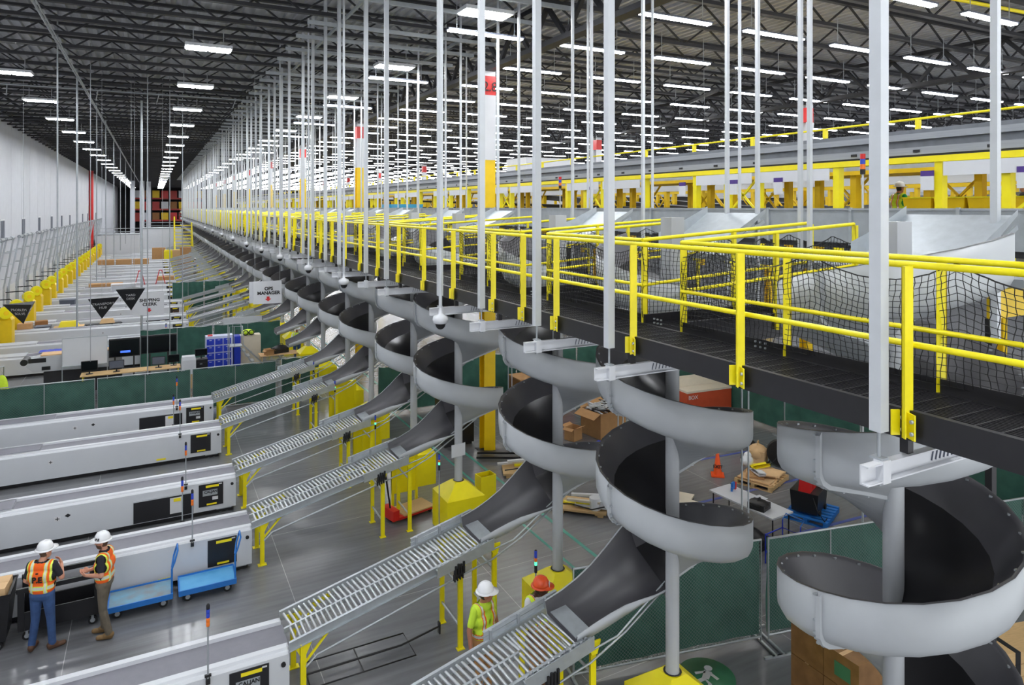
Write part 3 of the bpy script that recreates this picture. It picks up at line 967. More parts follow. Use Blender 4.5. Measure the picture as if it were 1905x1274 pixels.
for i, y in enumerate(posts):
    p = inst(post_m, 'post', rail, (RXN - 0.055, y, WZ), rz=-0.45)
    q = inst(brk_m, 'bracket', p)
    if i < 8:
        for dy, dz in ((0.04, -0.045), (0.04, -0.125), (-0.06, -0.045), (-0.06, -0.125)):
            q2 = inst(bolt_m, 'bolt', p, (-0.012, dy - 0.015, dz), rot=(0, -PI / 2, 0))

# railings and nets round the chute openings on the far side
def poly_tube(b, pts, r):
    b.tube(pts, r, 8)
def net_geo(p0, p1, z0, z1, sp, th, sag):
    """square mesh net between two plan points, its top edge sagging between ties"""
    b = MB()
    p0, p1 = Vector(p0), Vector(p1)
    L = (p1 - p0).length
    d = (p1 - p0) / L
    nx = Vector((-d.y, d.x, 0))
    n = max(2, int(L / sp))
    m = max(2, int((z1 - z0) / sp))
    rnd = random.Random(int(L * 1000))
    def top(t):
        u = (t * L / 1.25) % 1.0
        return z1 - sag * (1 - (2 * u - 1) ** 2)
    grid = []
    for i in range(n + 1):
        t = i / n
        h = top(t) - z0
        col = []
        for j in range(m + 1):
            w = nx * (0.02 * math.sin(t * L * 5 + j * 0.5)) + d * (0.008 * rnd.uniform(-1, 1))
            q = p0 + d * (t * L) + w
            col.append(Vector((q.x, q.y, z0 + h * j / m + 0.004 * rnd.uniform(-1, 1))))
        grid.append(col)
    def line(a, c, w):
        e = nx * w
        u = (c - a).normalized().cross(nx) * w
        b.add([a - e, a + u, a + e, c - e, c + u, c + e], [(0, 1, 4, 3), (1, 2, 5, 4), (2, 0, 3, 5)])
    for i in range(n + 1):
        for j in range(m):
            line(grid[i][j], grid[i][j + 1], th)
    for j in range(m + 1):
        for i in range(n):
            line(grid[i][j], grid[i + 1][j], th * (2.2 if j == m else 1))
    return b
XE = 8.0
for i, (a, c) in enumerate(bays):
    if a > 140:
        break
    lab = (f'yellow guard railing with black net round the {ORD[i]} chute opening' if i < 6 else (f'yellow guard railing round the {ORD[i]} chute opening' if i < 12 else 'small yellow guard railing round a distant chute opening'))
    t = thing('opening_railing', lab, 'railing', (0, 0, 0), 0, 'railings round the chute openings')
    x = WX1 + 0.03
    for z, nm, rr in ((ZT, 'top_rail', 0.023), (ZM, 'mid_rail', 0.020)):
        bb = MB()
        pts = [(XE, a, z + 0.17), (x, a, z), (x, c, z), (XE, c, z + 0.17)]
        for q in range(3):
            bb.tube([pts[q], pts[q + 1]], rr, 8)
        bb.build(nm, 'yellow_chip', t)
    n = max(1, round((c - a) / 1.5))
    for q in range(n + 1):
        inst(post_m, 'post', t, (x + 0.03, a + (c - a) * q / n, WZ), rz=2.7)
    if i < 16:
        for q in (1, 2):
            for yy in (a, c):
                inst(post_m, 'post', t, (x + (XE - x) * q / 2, yy, WZ + 0.08 * q), rz=1.2)
    if i < 7:
        sp = [0.052, 0.05, 0.056, 0.07, 0.08, 0.1, 0.12][i]
        th = 0.0042 if i < 3 else 0.0045
        tag(net_geo((x + 0.01, a, 0), (x + 0.01, c, 0), WZ + 0.06, ZT - 0.02, sp, th, 0.17).build('safety_net', 'net', t), kind='stuff')
        tag(net_geo((x, c, 0), (XE, c, 0), WZ + 0.06, ZT + 0.02, sp, th, 0.14).build('safety_net', 'net', t), kind='stuff')
        if i:
            tag(net_geo((x, a, 0), (XE, a, 0), WZ + 0.06, ZT + 0.02, sp * 1.2, th, 0.14).build('safety_net', 'net', t), kind='stuff')

# ---------------------------------------------------------------- hangers and the channels they carry
ZTOP = 13.58
hang_y = [2.9, 5.95, 7.5, 9.15, 10.8]
k = 0
while 13.8 + 7.42 * k < 132:
    hang_y += [q + 7.42 * k for q in (13.8, 15.35, 17.9, 19.5)]
    k += 1
htube_m = MB().box(-0.042, 0.042, -0.042, 0.042, 6.21, ZTOP).mesh('hanger_tube', 'white_tube')
hrod_m = MB().tube([(0, 0, 5.86), (0, 0, 6.21)], 0.012, 6).cbox((0, 0, 6.03), (0.07, 0.09, 0.015)).cbox((0, 0, 5.86), (0.04, 0.04, 0.02)).mesh('threaded_rod', 'galv_dull')
b = MB()
b.box(4.1, 7.0, -0.006, 0.006, 5.885, 6.015)
b.box(4.1, 7.0, -0.055, 0.0, 6.005, 6.015).box(4.1, 7.0, -0.055, 0.0, 5.885, 5.895)
chan_m = b.mesh('support_channel', 'white')
b = MB()
for q in range(44):
    x = 4.86 + q * 0.048
    b.bar((x, -0.008, 5.915), (x + 0.02, -0.008, 5.985), 0.006, 0.014)
slot_m = b.mesh('slots', 'grey_bin')
clip_m = MB().box(4.25, 4.33, -0.06, 0.012, 5.875, 6.025).mesh('channel_clip', 'white')
leg_m = MB().box(4.56, 4.62, -0.03, 0.03, 6.016, 6.16).mesh('deck_leg', 'black')
for i, y in enumerate(hang_y):
    lab = (f'{ORD[i]} white square hanger tube with its white channel under the walkway edge' if i < 12 else 'slim white hanger tube with channel, further down the walkway edge')
    t = thing('walkway_hanger', lab, 'hanger', (0, y, 0), 0, 'white hangers along the walkway edge')
    inst(htube_m, 'hanger_tube', t, (4.29, 0, 0))
    inst(hrod_m, 'threaded_rod', t, (4.29, 0, 0))
    ch = inst(chan_m, 'support_channel', t)
    inst(leg_m, 'deck_leg', t)
    if i < 14:
        tag(inst(slot_m, 'slots', ch), kind='stuff')
        inst(clip_m, 'channel_clip', ch)
row2 = [3.95, 6.3, 6.45, 7.2, 7.8, 9.85, 11.5, 12.2]
while row2[-1] < 118:
    row2.append(row2[-1] + (1.15 if len(row2) % 2 else 2.4))
t2_m = MB().box(-0.026, 0.026, -0.026, 0.026, 6.3, ZTOP).mesh('hanger_strut', 'white_tube')
for i, y in enumerate(row2):
    lab = (f'{ORD[i]} thin white hanger strut behind the chute openings' if i < 14 else 'thin white hanger strut far along behind the chute openings')
    o = inst(t2_m, 'hanger_strut', None, (7.85 if i != 0 else 7.75, y, 0))
    if i == 0:
        o.scale = (1.35, 1.35, 1)
    tag(o, lab, 'hanger', 'thin hangers behind the chute openings')
t3_m = MB().box(-0.02, 0.02, -0.02, 0.02, 7.68, ZTOP).mesh('hanger_rod', 'white_tube')
y = 8.7
i = 0
while y < 120:
    o = inst(t3_m, 'hanger_rod', None, (9.05, y, 0))
    tag(o, (f'{ORD[i]} thin hanger rod rising from the grey sorter panels' if i < 14 else 'thin hanger rod rising from distant grey sorter panels'), 'hanger', 'rods rising from the sorter panels')
    y += 2.35
    i += 1
# strut grid at the roof that the hangers are bolted to
xs_m = MB().box(3.5, 8.9, -0.04, 0.04, 12.42, 12.52).mesh('roof_strut', 'galv_dull')
for i, y in enumerate(hang_y[1:]):
    o = inst(xs_m, 'roof_strut', None, (0, y + 0.06, 0))
    tag(o, (f'{ORD[i]} grey cross strut under the roof joists above the walkway' if i < 14 else 'small grey cross strut under the roof far above the walkway'), 'strut', 'cross struts above the walkway')
for x in (4.37, 7.93):
    tag(MB().box(x - 0.03, x + 0.03, 0, 132, 12.53, 12.6).build('roof_runner', 'galv_dull'), f'long grey strut running along the roof above the {"walkway edge" if x < 5 else "back of the chutes"}', 'strut')

# dome cameras hanging beside the chutes
b = MB()
b.tube([(0, 0, 6.12), (0, 0, ZTOP)], 0.028, 8)
drop_m = b.mesh('drop_pole', 'white_tube')
dome_m = MB().lathe([(0.02, 6.12), (0.03, 6.02), (0.11, 5.98), (0.125, 5.93), (0.11, 5.87), (0.085, 5.865)], 16).mesh('dome_housing', 'white')
lens_m = MB().lathe([(0.085, 5.866), (0.07, 5.81), (0.035, 5.775), (0.0, 5.77)], 14).mesh('dome_lens', 'plastic_black')
for i, y in enumerate([10.1, 16.3, 20.5, 25.6, 30.4, 35.5, 42, 49, 57, 66]):
    t = thing('dome_camera', f'{ORD[i]} white dome camera hanging on a pole beside the chutes', 'camera', (4.02, y, 0), 0, 'dome cameras on poles')
    inst(drop_m, 'drop_pole', t)
    inst(dome_m, 'dome_housing', t)
    inst(lens_m, 'dome_lens', t)

# ---------------------------------------------------------------- sorter side: panels, feeding chutes, upper conveyor and its yellow frame
pan_t = thing('sorter_panels', 'long row of plain grey sorter side panels behind the chutes', 'panel', (9.0, 0, 0))
pm = MB().box(-0.012, 0.012, 0.01, 1.49, 7.18, 7.68).box(-0.03, 0.03, 0.0, 1.5, 7.66, 7.69).mesh('side_panel', 'galv_dull')
y = -1.0
while y < 125:
    inst(pm, 'side_panel', pan_t, (0, y, 0))
    y += 1.5
pp = MB().box(-0.05, -0.012, -0.02, 0.02, 7.15, 7.7).mesh('panel_post', 'galv')
for q in range(60):
    inst(pp, 'panel_post', pan_t, (0, -1 + 1.5 * q, 0))
MB().box(0.05, 1.2, -2, 125, 7.1, 7.2).build('sorter_bed', 'steel_dark', pan_t)
MB().box(-1.05, -0.1, -2, 125, 6.86, 6.95).build('lower_tray', 'galv_dull', pan_t)
b = MB()
b.sheet([[(0.35, -0.45, 7.12), (0.35, 0.72, 7.12)], [(0.75, -0.45, 7.24), (0.75, 0.72, 7.24)], [(1.35, -0.45, 7.62), (1.35, 0.72, 7.62)]], smooth=False)
b.sheet([[(0.35, 0.72, 7.12), (0.35, 0.72, 7.32)], [(0.75, 0.72, 7.24), (0.75, 0.72, 7.45)], [(1.35, 0.72, 7.62), (1.35, 0.72, 7.72)]], smooth=False)
b.sheet([[(0.35, -0.45, 7.12), (0.35, -0.45, 7.22)], [(0.75, -0.45, 7.24), (0.75, -0.45, 7.36)], [(1.35, -0.45, 7.62), (1.35, -0.45, 7.68)]], smooth=False)
b.bar((0.7, -0.46, 7.2), (1.3, -0.46, 7.5), 0.03, 0.05)
fm = b.mesh('feed_tray', 'galv')
for i, y in enumerate(SP_Y[:26]):
    o = inst(fm, 'feed_tray', None, (SX, y, 0))
    tag(o, (f'{ORD[i]} bright galvanised feed tray dropping onto a spiral chute head' if i < 9 else 'small galvanised feed tray onto a distant spiral chute'), 'chute', 'feed trays at the chute heads')

up = thing('upper_conveyor', 'long grey upper sorter conveyor on yellow frames, right background', 'conveyor', (13.0, 0, 0))
MB().box(-0.25, 0.25, 0, 130, 8.70, 8.84).build('lower_track', 'sorter', up)
MB().box(-0.18, 0.3, 0, 130, 8.84, 8.98).build('middle_track', 'sorter_dark', up)
MB().box(-0.26, 0.26, 0, 130, 8.98, 9.10).build('upper_track', 'sorter', up)
MB().box(-0.05, 0.4, 0, 130, 9.10, 9.2).build('outer_track', 'sorter_dark', up)
MB().box(-0.22, 0.22, 0, 130, 8.655, 8.70).build('cable_tray', 'black', up)
b = MB()
for q in range(90):
    b.box(-0.27, -0.25, q * 1.3, q * 1.3 + 0.12, 8.74, 8.79)
tag(b.build('motor_covers', 'rubber', up), kind='stuff')
yr = MB().tube([(0.35, 4, 9.45), (0.35, 130, 9.45)], 0.025, 6)
yr.build('upper_handrail', 'yellow', up)
pm2 = MB().box(0.31, 0.39, -0.04, 0.04, 9.1, 9.45).mesh('handrail_post', 'yellow')
for q in range(40):
    inst(pm2, 'handrail_post', up, (0, 4 + q * 2.1, 0))
fr = thing('support_frame', 'yellow steel support frame under the upper sorter conveyor', 'frame', (12.8, 0, 0))
MB().box(-0.12, 0.12, 0, 130, 8.54, 8.655).build('yellow_beam', 'yellow', fr)
rnd = random.Random(3)
pst = MB().box(-0.08, 0.08, -0.07, 0.07, 6.3, 8.54).mesh('frame_post', 'yellow')
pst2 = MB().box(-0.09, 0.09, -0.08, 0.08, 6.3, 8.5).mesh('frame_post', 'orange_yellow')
wb = MB().box(-0.14, -0.12, 0.12, 2.0, 8.28, 8.53).mesh('white_beam', 'white')
y = 3.2
i = 0
while y < 125:
    inst(pst, 'frame_post', fr, (0, y, 0))
    if i % 3 != 2:
        inst(wb, 'white_beam', fr, (0, y, 0))
    if i % 3 == 1:
        bb = MB()
        bb.bar((0, y + 0.07, 7.6), (0, y + 0.93, 8.4), 0.04, 0.05)
        bb.bar((0, y + 0.07, 8.4), (0, y + 0.93, 7.6), 0.04, 0.05)
        bb.box(-0.04, 0.04, y, y + 1.0, 7.55, 7.62)
        bb.build('cross_brace', 'yellow', fr)
        inst(pst, 'frame_post', fr, (0, y + 1.0, 0))
    y += 2.12
    i += 1
fr2 = thing('rear_support_frame', 'amber posts standing behind the yellow support frame', 'frame', (15.5, 0, 0))
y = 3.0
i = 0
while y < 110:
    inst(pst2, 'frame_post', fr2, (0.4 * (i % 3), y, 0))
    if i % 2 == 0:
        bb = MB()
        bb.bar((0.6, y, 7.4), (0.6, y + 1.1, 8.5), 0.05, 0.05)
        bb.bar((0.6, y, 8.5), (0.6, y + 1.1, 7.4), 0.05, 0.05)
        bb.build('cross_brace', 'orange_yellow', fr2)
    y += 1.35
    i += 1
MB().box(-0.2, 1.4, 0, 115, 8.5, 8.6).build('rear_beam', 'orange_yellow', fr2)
MB().bar((2.2, 4, 7.3), (2.2, 70, 8.6), 0.9, 0.12).build('incline_belt', 'steel_dark', fr2)
pst3 = MB().box(-0.07, 0.07, -0.06, 0.06, 5.5, 8.9).mesh('frame_post', 'yellow_deep')
xb_m = MB().bar((0, 0, 7.1), (0, 1.2, 8.3), 0.05, 0.05).bar((0, 0, 8.3), (0, 1.2, 7.1), 0.05, 0.05).mesh('cross_brace', 'orange_yellow')
for r, (x, nm) in enumerate(((18.6, 'second'), (22.5, 'third'), (28.0, 'fourth'), (36.0, 'rearmost'))):
    f3 = thing('conveyor_frame', f'{nm} row of crowded yellow conveyor frames in the right background', 'frame', (x, 0, 0), 0, 'crowded yellow frames behind the sorter')
    y = 2.0 + 0.3 * r
    i = 0
    while y < 75 and i < 60:
        inst(pst3 if (i + r) % 3 else pst2, 'frame_post', f3, (0, y, 0))
        if i % 2 == 0:
            inst(xb_m, 'cross_brace', f3, (0.1, y, 0))
        y += 1.25 + 0.4 * ((i * 7 + r) % 3)
        i += 1
    MB().box(-0.1, 0.1, 0, 75, 8.35, 8.6).build('frame_beam', ['white', 'yellow_deep', 'white', 'grey_panel'][r], f3)
    MB().box(-0.3, 0.5, 0, 75, 8.75, 8.95).build('conveyor_track', 'galv_dull', f3)
    MB().bar((0.5, 3, 6.6), (0.5, 40, 8.7), 0.8, 0.25).build('incline_belt', 'steel_dark', f3)
    MB().bar((1.2, 30, 6.4), (1.2, 6, 8.2), 0.7, 0.3).build('incline_belt', 'galv_dull', f3)
    MB().box(0.9, 1.3, 0, 75, 5.8, 7.75).build('machine_row', 'steel_dark' if r % 2 else 'grey_bin', f3)
yp = thing('skirt_panel', 'yellow skirt panel on black legs behind the nearest chute opening', 'panel', (9.75, 4.6, 0))
MB().box(-0.8, 1.2, 0, 0.06, 6.35, 6.7).build('yellow_skirt', 'yellow_deep', yp)
for s in (-0.75, 0.3, 1.15):
    MB().box(s - 0.05, s + 0.05, 0.0, 0.08, 0, 6.35).build('leg', 'black', yp)
# white destination cards hanging from the frame
for i, (y, x) in enumerate(((18.6, 12.65), (14.2, 12.65), (12.35, 12.65), (11.0, 12.65), (22.2, 12.65), (7.6, 12.65), (6.0, 12.65))):
    t = thing('destination_card', f'{["fifth", "fourth", "third", "second", "sixth", "nearest but one", "nearest"][i]} white card with purple top hanging from the yellow frame', 'sign', (x, y, 0), 0, 'cards hanging from the frame')
    MB().box(-0.01, 0.01, -0.12, 0.12, 8.02, 8.28).build('card', 'white', t)
    MB().box(-0.012, 0.012, -0.12, 0.12, 8.28, 8.38).build('purple_top', 'ink_purple', t)
for i, (y, x) in enumerate(((8.65, 12.3), (5.55, 12.3), (19.9, 12.3))):
    t = thing('signal_tower', f'{["second", "nearest", "third"][i]} red and blue signal lamp on a pole before the yellow frame', 'signal light', (x, y, 6.4), 0, 'signal lamps at the yellow frame')
    MB().tube([(0, 0, -6.4), (0, 0, 1.95)], 0.02, 8).build('pole', 'white_tube', t)
    for q, m in enumerate(('rubber', 'sig_orange', 'sig_blue', 'red')):
        MB().lathe([(0.05, 1.95 + q * 0.1), (0.05, 2.05 + q * 0.1)], 10).build('lamp_module', m, t)
tote_b = MB().taper(-0.22, 0.22, -0.3, 0.3, 0, 0.30, -0.03, -0.03).mesh('tote_body', 'yellow_deep')
tote_r = MB().box(-0.27, 0.27, -0.35, 0.35, 0.30, 0.33).mesh('tote_lid', 'yellow')
plat = tag(MB().box(15.4, 18.4, 7.0, 12.0, 6.4, 6.55).build('mezzanine_deck', 'galv_dull'), 'grey mezzanine deck where the totes stand', 'deck')
tbl = thing('tote_stand', 'steel stand carrying the row of yellow totes', 'stand', (15.9, 8.6, 6.55))
MB().box(-0.4, 0.4, -1.5, 1.5, 1.02, 1.06).build('stand_top', 'galv_dull', tbl)
for sx in (-0.35, 0.35):
    for sy in (-1.4, 1.4):
        MB().box(sx - 0.03, sx + 0.03, sy - 0.03, sy + 0.03, 0, 1.02).build('leg', 'galv_dull', tbl)
for q in range(4):
    t = thing('storage_tote', f'{["leftmost", "second from left", "second from right", "rightmost"][q]} yellow plastic tote on the stand behind the panels', 'tote', (15.9, 9.65 - q * 0.72, 7.61), 0, 'yellow totes behind the panels')
    inst(tote_b, 'tote_body', t)
    inst(tote_r, 'tote_lid', t)
# yellow compressed air line under the roof
tag(MB().tube([(10.2, 24, 12.5), (10.6, 11.5, 12.55), (11.0, 9.6, 12.55)], 0.045, 8).tube([(11.0, 9.6, 12.55), (14.5, 9.3, 12.5), (24, 8.7, 12.5)], 0.045, 8).build('air_line', 'yellow'), 'thin yellow pipe bending under the roof joists', 'pipe')

# ---------------------------------------------------------------- people
import numpy as np
def cap_geo(b, p0, p1, r0, r1, n=12):
    p0, p1 = Vector(p0), Vector(p1)
    d = p1 - p0
    L = max(d.length, 1e-4)
    d = d / L
    pts, rr = [], []
    for k in range(5):
        a = PI / 2 * k / 4
        pts.append(p0 - d * r0 * math.cos(a) * 0.999)
        rr.append(max(r0 * math.sin(a), 0.0008))
    for k in range(5):
        a = PI / 2 * k / 4
        pts.append(p1 + d * r1 * math.sin(a) * 0.999)
        rr.append(max(r1 * math.cos(a), 0.0008))
    b.tube(pts, rr, n)
def ell_geo(b, c, r, rz=0.0):
    m = MB()
    prof = [(max(math.sin(PI * k / 10), 0.002), -math.cos(PI * k / 10)) for k in range(11)]
    m.lathe(prof, 14)
    mt = Matrix.Translation(c) @ Matrix.Rotation(rz, 4, 'Z') @ Matrix.Diagonal((r[0], r[1], r[2], 1))
    b.add([mt @ Vector(p) for p in m.v], m.f, 0, True)
def remesh(b, voxel, smooth=4):
    me = bpy.data.meshes.new('body')
    me.from_pydata(b.v, [], b.f)
    o = bpy.data.objects.new('body_source', me)
    COL.objects.link(o)
    md = o.modifiers.new('remesh', 'REMESH')
    md.mode = 'VOXEL'
    md.voxel_size = voxel
    md.use_smooth_shade = True
    sm = o.modifiers.new('smooth', 'SMOOTH')
    sm.iterations = smooth
    sm.factor = 0.5
    dg = bpy.context.evaluated_depsgraph_get()
    out = bpy.data.meshes.new_from_object(o.evaluated_get(dg))
    bpy.data.objects.remove(o)
    return out
def seg_d(p, a, c):
    ab = c - a
    t = max(0, min(1, (p - a).dot(ab) / max(ab.length_squared, 1e-9)))
    return (p - a - ab * t).length, t

def person(label, loc, rz, J, mats, hat='hat', vest=None, hat_text=None, group=None, scale=1.0, voxel=0.0085, ground=True, vest_text=None):
    """J: joint positions in the person's own frame, forward = +Y, right = +X"""
    t = thing('person', label, 'person', loc, rz, group)
    skin = mats['skin']
    names = ['skin', 'shirt', 'trousers', 'boots', 'hair', 'sleeve']
    prims = []                                # (a, c, ra, rc, material index)
    V = Vector
    hipL, hipR = V(J['hip']) + V((-0.095, 0, 0)), V(J['hip']) + V((0.095, 0, 0))
    chest, neck, head = V(J['chest']), V(J['neck']), V(J['head'])
    pelvis = V(J['hip'])
    sw = J.get('sw', 0.185)
    shL, shR = V(J['sh']) + V((-sw, J.get('twist', 0), 0)), V(J['sh']) + V((sw, -J.get('twist', 0), 0))
    def add(a, c, ra, rc, m):
        prims.append((V(a), V(c), ra, rc, m))
    # torso
    add(pelvis + V((-0.07, 0, 0.02)), pelvis + V((0.07, 0, 0.02)), 0.125, 0.125, 2)
    add(pelvis + V((-0.06, 0, 0.14)), pelvis + V((0.06, 0, 0.14)), 0.118, 0.118, 1)
    add((pelvis + chest) / 2 + V((-0.06, 0.01, 0.02)), (pelvis + chest) / 2 + V((0.06, 0.01, 0.02)), 0.122, 0.122, 1)
    add(chest + V((-0.085, 0, 0)), chest + V((0.085, 0, 0)), 0.128, 0.128, 1)
    add(shL + V((0.05, 0, -0.03)), shR + V((-0.05, 0, -0.03)), 0.085, 0.085, 1)
    add((shL + shR) / 2 + V((0, 0, 0.02)), neck, 0.072, 0.060, 1)
    add(neck, head + V((0, -0.02, -0.06)), 0.056, 0.055, 0)
    # legs
    for s, hp in (('L', hipL), ('R', hipR)):
        kn, an = V(J['knee' + s]), V(J['ank' + s])
        add(hp, kn, 0.098, 0.066, 2)
        add(kn, an + V((0, 0, 0.03)), 0.066, 0.058, 2)
        td = V(J.get('toe' + s, (0, 1, 0))).normalized()
        add(an + V((0, 0, -0.01)) - td * 0.035, an + td * 0.05 + V((0, 0, -0.02)), 0.05, 0.046, 3)
        add(an - td * 0.03 + V((0, 0, -0.045)), an + td * 0.165 + V((0, 0, -0.047)), 0.042, 0.04, 3)
    # arms and hands
    for s, sh in (('L', shL), ('R', shR)):
        el, wr = V(J['elb' + s]), V(J['wri' + s])
        mid = sh.lerp(el, J.get('sleeve', 0.72))
        add(sh, mid, 0.062, 0.054, 5)
        add(mid, el, 0.046, 0.043, 0)
        add(el, wr, 0.043, 0.028, 0)
        fd = V(J['hand' + s][0]).normalized()          # finger direction
        pn = V(J['hand' + s][1]).normalized()          # palm normal (fingers curl to it)
        ac = fd.cross(pn).normalized()
        pc = wr + fd * 0.045
        add(wr, wr + fd * 0.03, 0.026, 0.028, 0)
        for q in (-0.024, 0.0, 0.024):
            add(wr + fd * 0.03 + ac * q, wr + fd * 0.082 + ac * q, 0.016, 0.014, 0)
        curl = J['hand' + s][2]
        for q, ln in ((-0.033, 0.062), (-0.011, 0.075), (0.011, 0.080), (0.033, 0.070)):
            a = wr + fd * 0.085 + ac * q
            d1 = (fd * math.cos(curl) + pn * math.sin(curl))
            m1 = a + d1 * ln * 0.5
            d2 = (fd * math.cos(curl * 2.2) + pn * math.sin(curl * 2.2))
            add(a, m1, 0.0098, 0.0092, 0)
            add(m1, m1 + d2 * ln * 0.5, 0.0092, 0.0085, 0)
        th = J['hand' + s][3]                           # thumb side: +1 / -1 along ac
        a = wr + fd * 0.028 + ac * 0.03 * th
        m1 = a + (fd * 0.7 + ac * th * 0.7 + pn * 0.3).normalized() * 0.035
        add(a, m1, 0.0125, 0.011, 0)
        add(m1, m1 + (fd * 0.9 + pn * 0.5).normalized() * 0.03, 0.0108, 0.009, 0)
    b = MB()
    for a, c, ra, rc, m in prims:
        cap_geo(b, a, c, ra, rc)
    hz = J.get('head_turn', 0.0)
    R = Matrix.Rotation(hz, 3, 'Z')
    ells = [((0, 0.005, 0.025), (0.078, 0.098, 0.115)), ((0, 0.035, -0.055), (0.058, 0.062, 0.062)), ((0, 0.108, -0.012), (0.014, 0.02, 0.026)), ((0, 0.09, -0.055), (0.026, 0.016, 0.012)),
            ((0, 0.088, 0.035), (0.05, 0.016, 0.012)), ((0.079, -0.005, 0.0), (0.012, 0.022, 0.034)), ((-0.079, -0.005, 0.0), (0.012, 0.022, 0.034))]
    for c, r in ells:
        ell_geo(b, head + R @ V(c), r, hz)
    me = remesh(b, voxel)
    for nm in names:
        me.materials.append(M[mats.get(nm, mats['shirt'])])
    nf = len(me.polygons)
    cc = np.empty(nf * 3)
    me.polygons.foreach_get('center', cc)
    cc = cc.reshape(-1, 3)
    best = np.full(nf, 1e9)
    bm = np.zeros(nf, dtype=np.int32)
    for a, d, ra, rc, m in prims:
        A, D = np.array(a), np.array(d)
        ab = D - A
        u = np.clip((cc - A) @ ab / max(float(ab @ ab), 1e-9), 0, 1)
        q = np.linalg.norm(cc - A - u[:, None] * ab, axis=1) - (ra + (rc - ra) * u)
        k = q < best
        best[k] = q[k]
        bm[k] = m
    hl = (cc - np.array(head)) @ np.array(R)            # rows times R = R^T applied
    inh = (hl[:, 2] > -0.12) & (np.linalg.norm(hl, axis=1) < 0.19)
    hair = (hl[:, 1] < -0.012) & (hl[:, 2] > -0.06) & (np.abs(hl[:, 0]) < 0.077)
    if J.get('beard'):
        hair |= (hl[:, 2] < -0.035) & (hl[:, 2] > -0.11) & (hl[:, 1] > 0.0)
    bm[inh] = np.where(hair[inh], 4, 0)
    me.polygons.foreach_set('material_index', bm)
    me.polygons.foreach_set('use_smooth', np.ones(nf, dtype=bool))
    body = bpy.data.objects.new('body', me)
    COL.objects.link(body)
    body.parent = t
    # eyes
    for s in (-1, 1):
        e = MB()
        ell_geo(e, head + R @ V((s * 0.031, 0.088, 0.016)), (0.011, 0.008, 0.008), hz)
        e.build('eye', 'ink', t)
    # hard hat
    h = MB()
    prof = [(0.122, -0.005), (0.127, 0.0), (0.122, 0.03), (0.113, 0.065), (0.092, 0.10), (0.06, 0.124), (0.02, 0.134), (0.001, 0.135)]
    h.lathe(prof, 24, cap=False)
    h.lathe([(0.118, -0.006), (0.152, -0.014), (0.154, -0.008), (0.122, 0.006)], 24, cap=False)
    ring = []
    for k in range(9):
        a = math.radians(30 + 120 * k / 8)
        w = 0.155 + 0.05 * math.sin(PI * k / 8)
        ring.append([(0.118 * math.cos(a), 0.118 * math.sin(a), 0.0), (w * math.cos(a), w * math.sin(a), -0.018), (w * math.cos(a), w * math.sin(a), -0.012), (0.118 * math.cos(a), 0.118 * math.sin(a), 0.012)])
    h.sheet(ring)
    h.tube([(0, -0.112, 0.05), (0, -0.08, 0.112), (0, 0, 0.138), (0, 0.08, 0.114), (0, 0.115, 0.05)], 0.009, 6)
    hat_o = h.build('hard_hat', hat, t, head + V((0, 0, 0.062)), hz)
    if hat_text:
        for s, ang in hat_text:
            a = ang
            text(s, 0.06, 'ink' if hat == 'hat' else 'ink_white', hat_o, (0.128 * math.sin(a), 0.128 * math.cos(a), 0.036), (PI / 2 - 0.22, 0, PI - a), depth=0.003, bold=0.002)
    if vest:
        vb = MB()
        inf = 0.022
        for a, c, ra, rc, m in prims[1:6]:
            cap_geo(vb, a, c, ra + inf, rc + inf, 14)
        vm = remesh(vb, 0.011, 6)
        for nm in vest['mats']:
            vm.materials.append(M[nm])
        import bmesh
        bm_ = bmesh.new()
        bm_.from_mesh(vm)
        z0, z1 = pelvis.z + vest.get('low', 0.04), shL.z + 0.06
        cut = []
        for f in bm_.faces:
            c = f.calc_center_median()
            nk = math.hypot(c.x - neck.x, c.y - neck.y)
            if c.z < z0 or (c.z > neck.z - 0.005 and nk < 0.12) or abs(c.x - chest.x) > sw + 0.012 or (c.z > shL.z - 0.04 and nk < 0.075):
                cut.append(f)
            elif vest.get('vneck') and c.y > chest.y and abs(c.x - chest.x) < 0.10 * max(0, (c.z - (chest.z - 0.08)) / 0.3):
                cut.append(f)
        bmesh.ops.delete(bm_, geom=cut, context='FACES')
        for f in bm_.faces:
            f.smooth = True
            c = f.calc_center_median()
            x, z = abs(c.x - chest.x), c.z
            f.material_index = vest['rule'](x, c.y - chest.y, z - pelvis.z)
        bm_.to_mesh(vm)
        bm_.free()
        vo = bpy.data.objects.new('safety_vest', vm)
        COL.objects.link(vo)
        vo.parent = t
        if vest_text:
            for s, sz, z in vest_text:
                text(s, sz, 'ink', vo, (0, chest.y - 0.158, z), (PI / 2, 0, 0), depth=0.006, bold=0.004)
    t.scale = (scale, scale, scale)
    return t

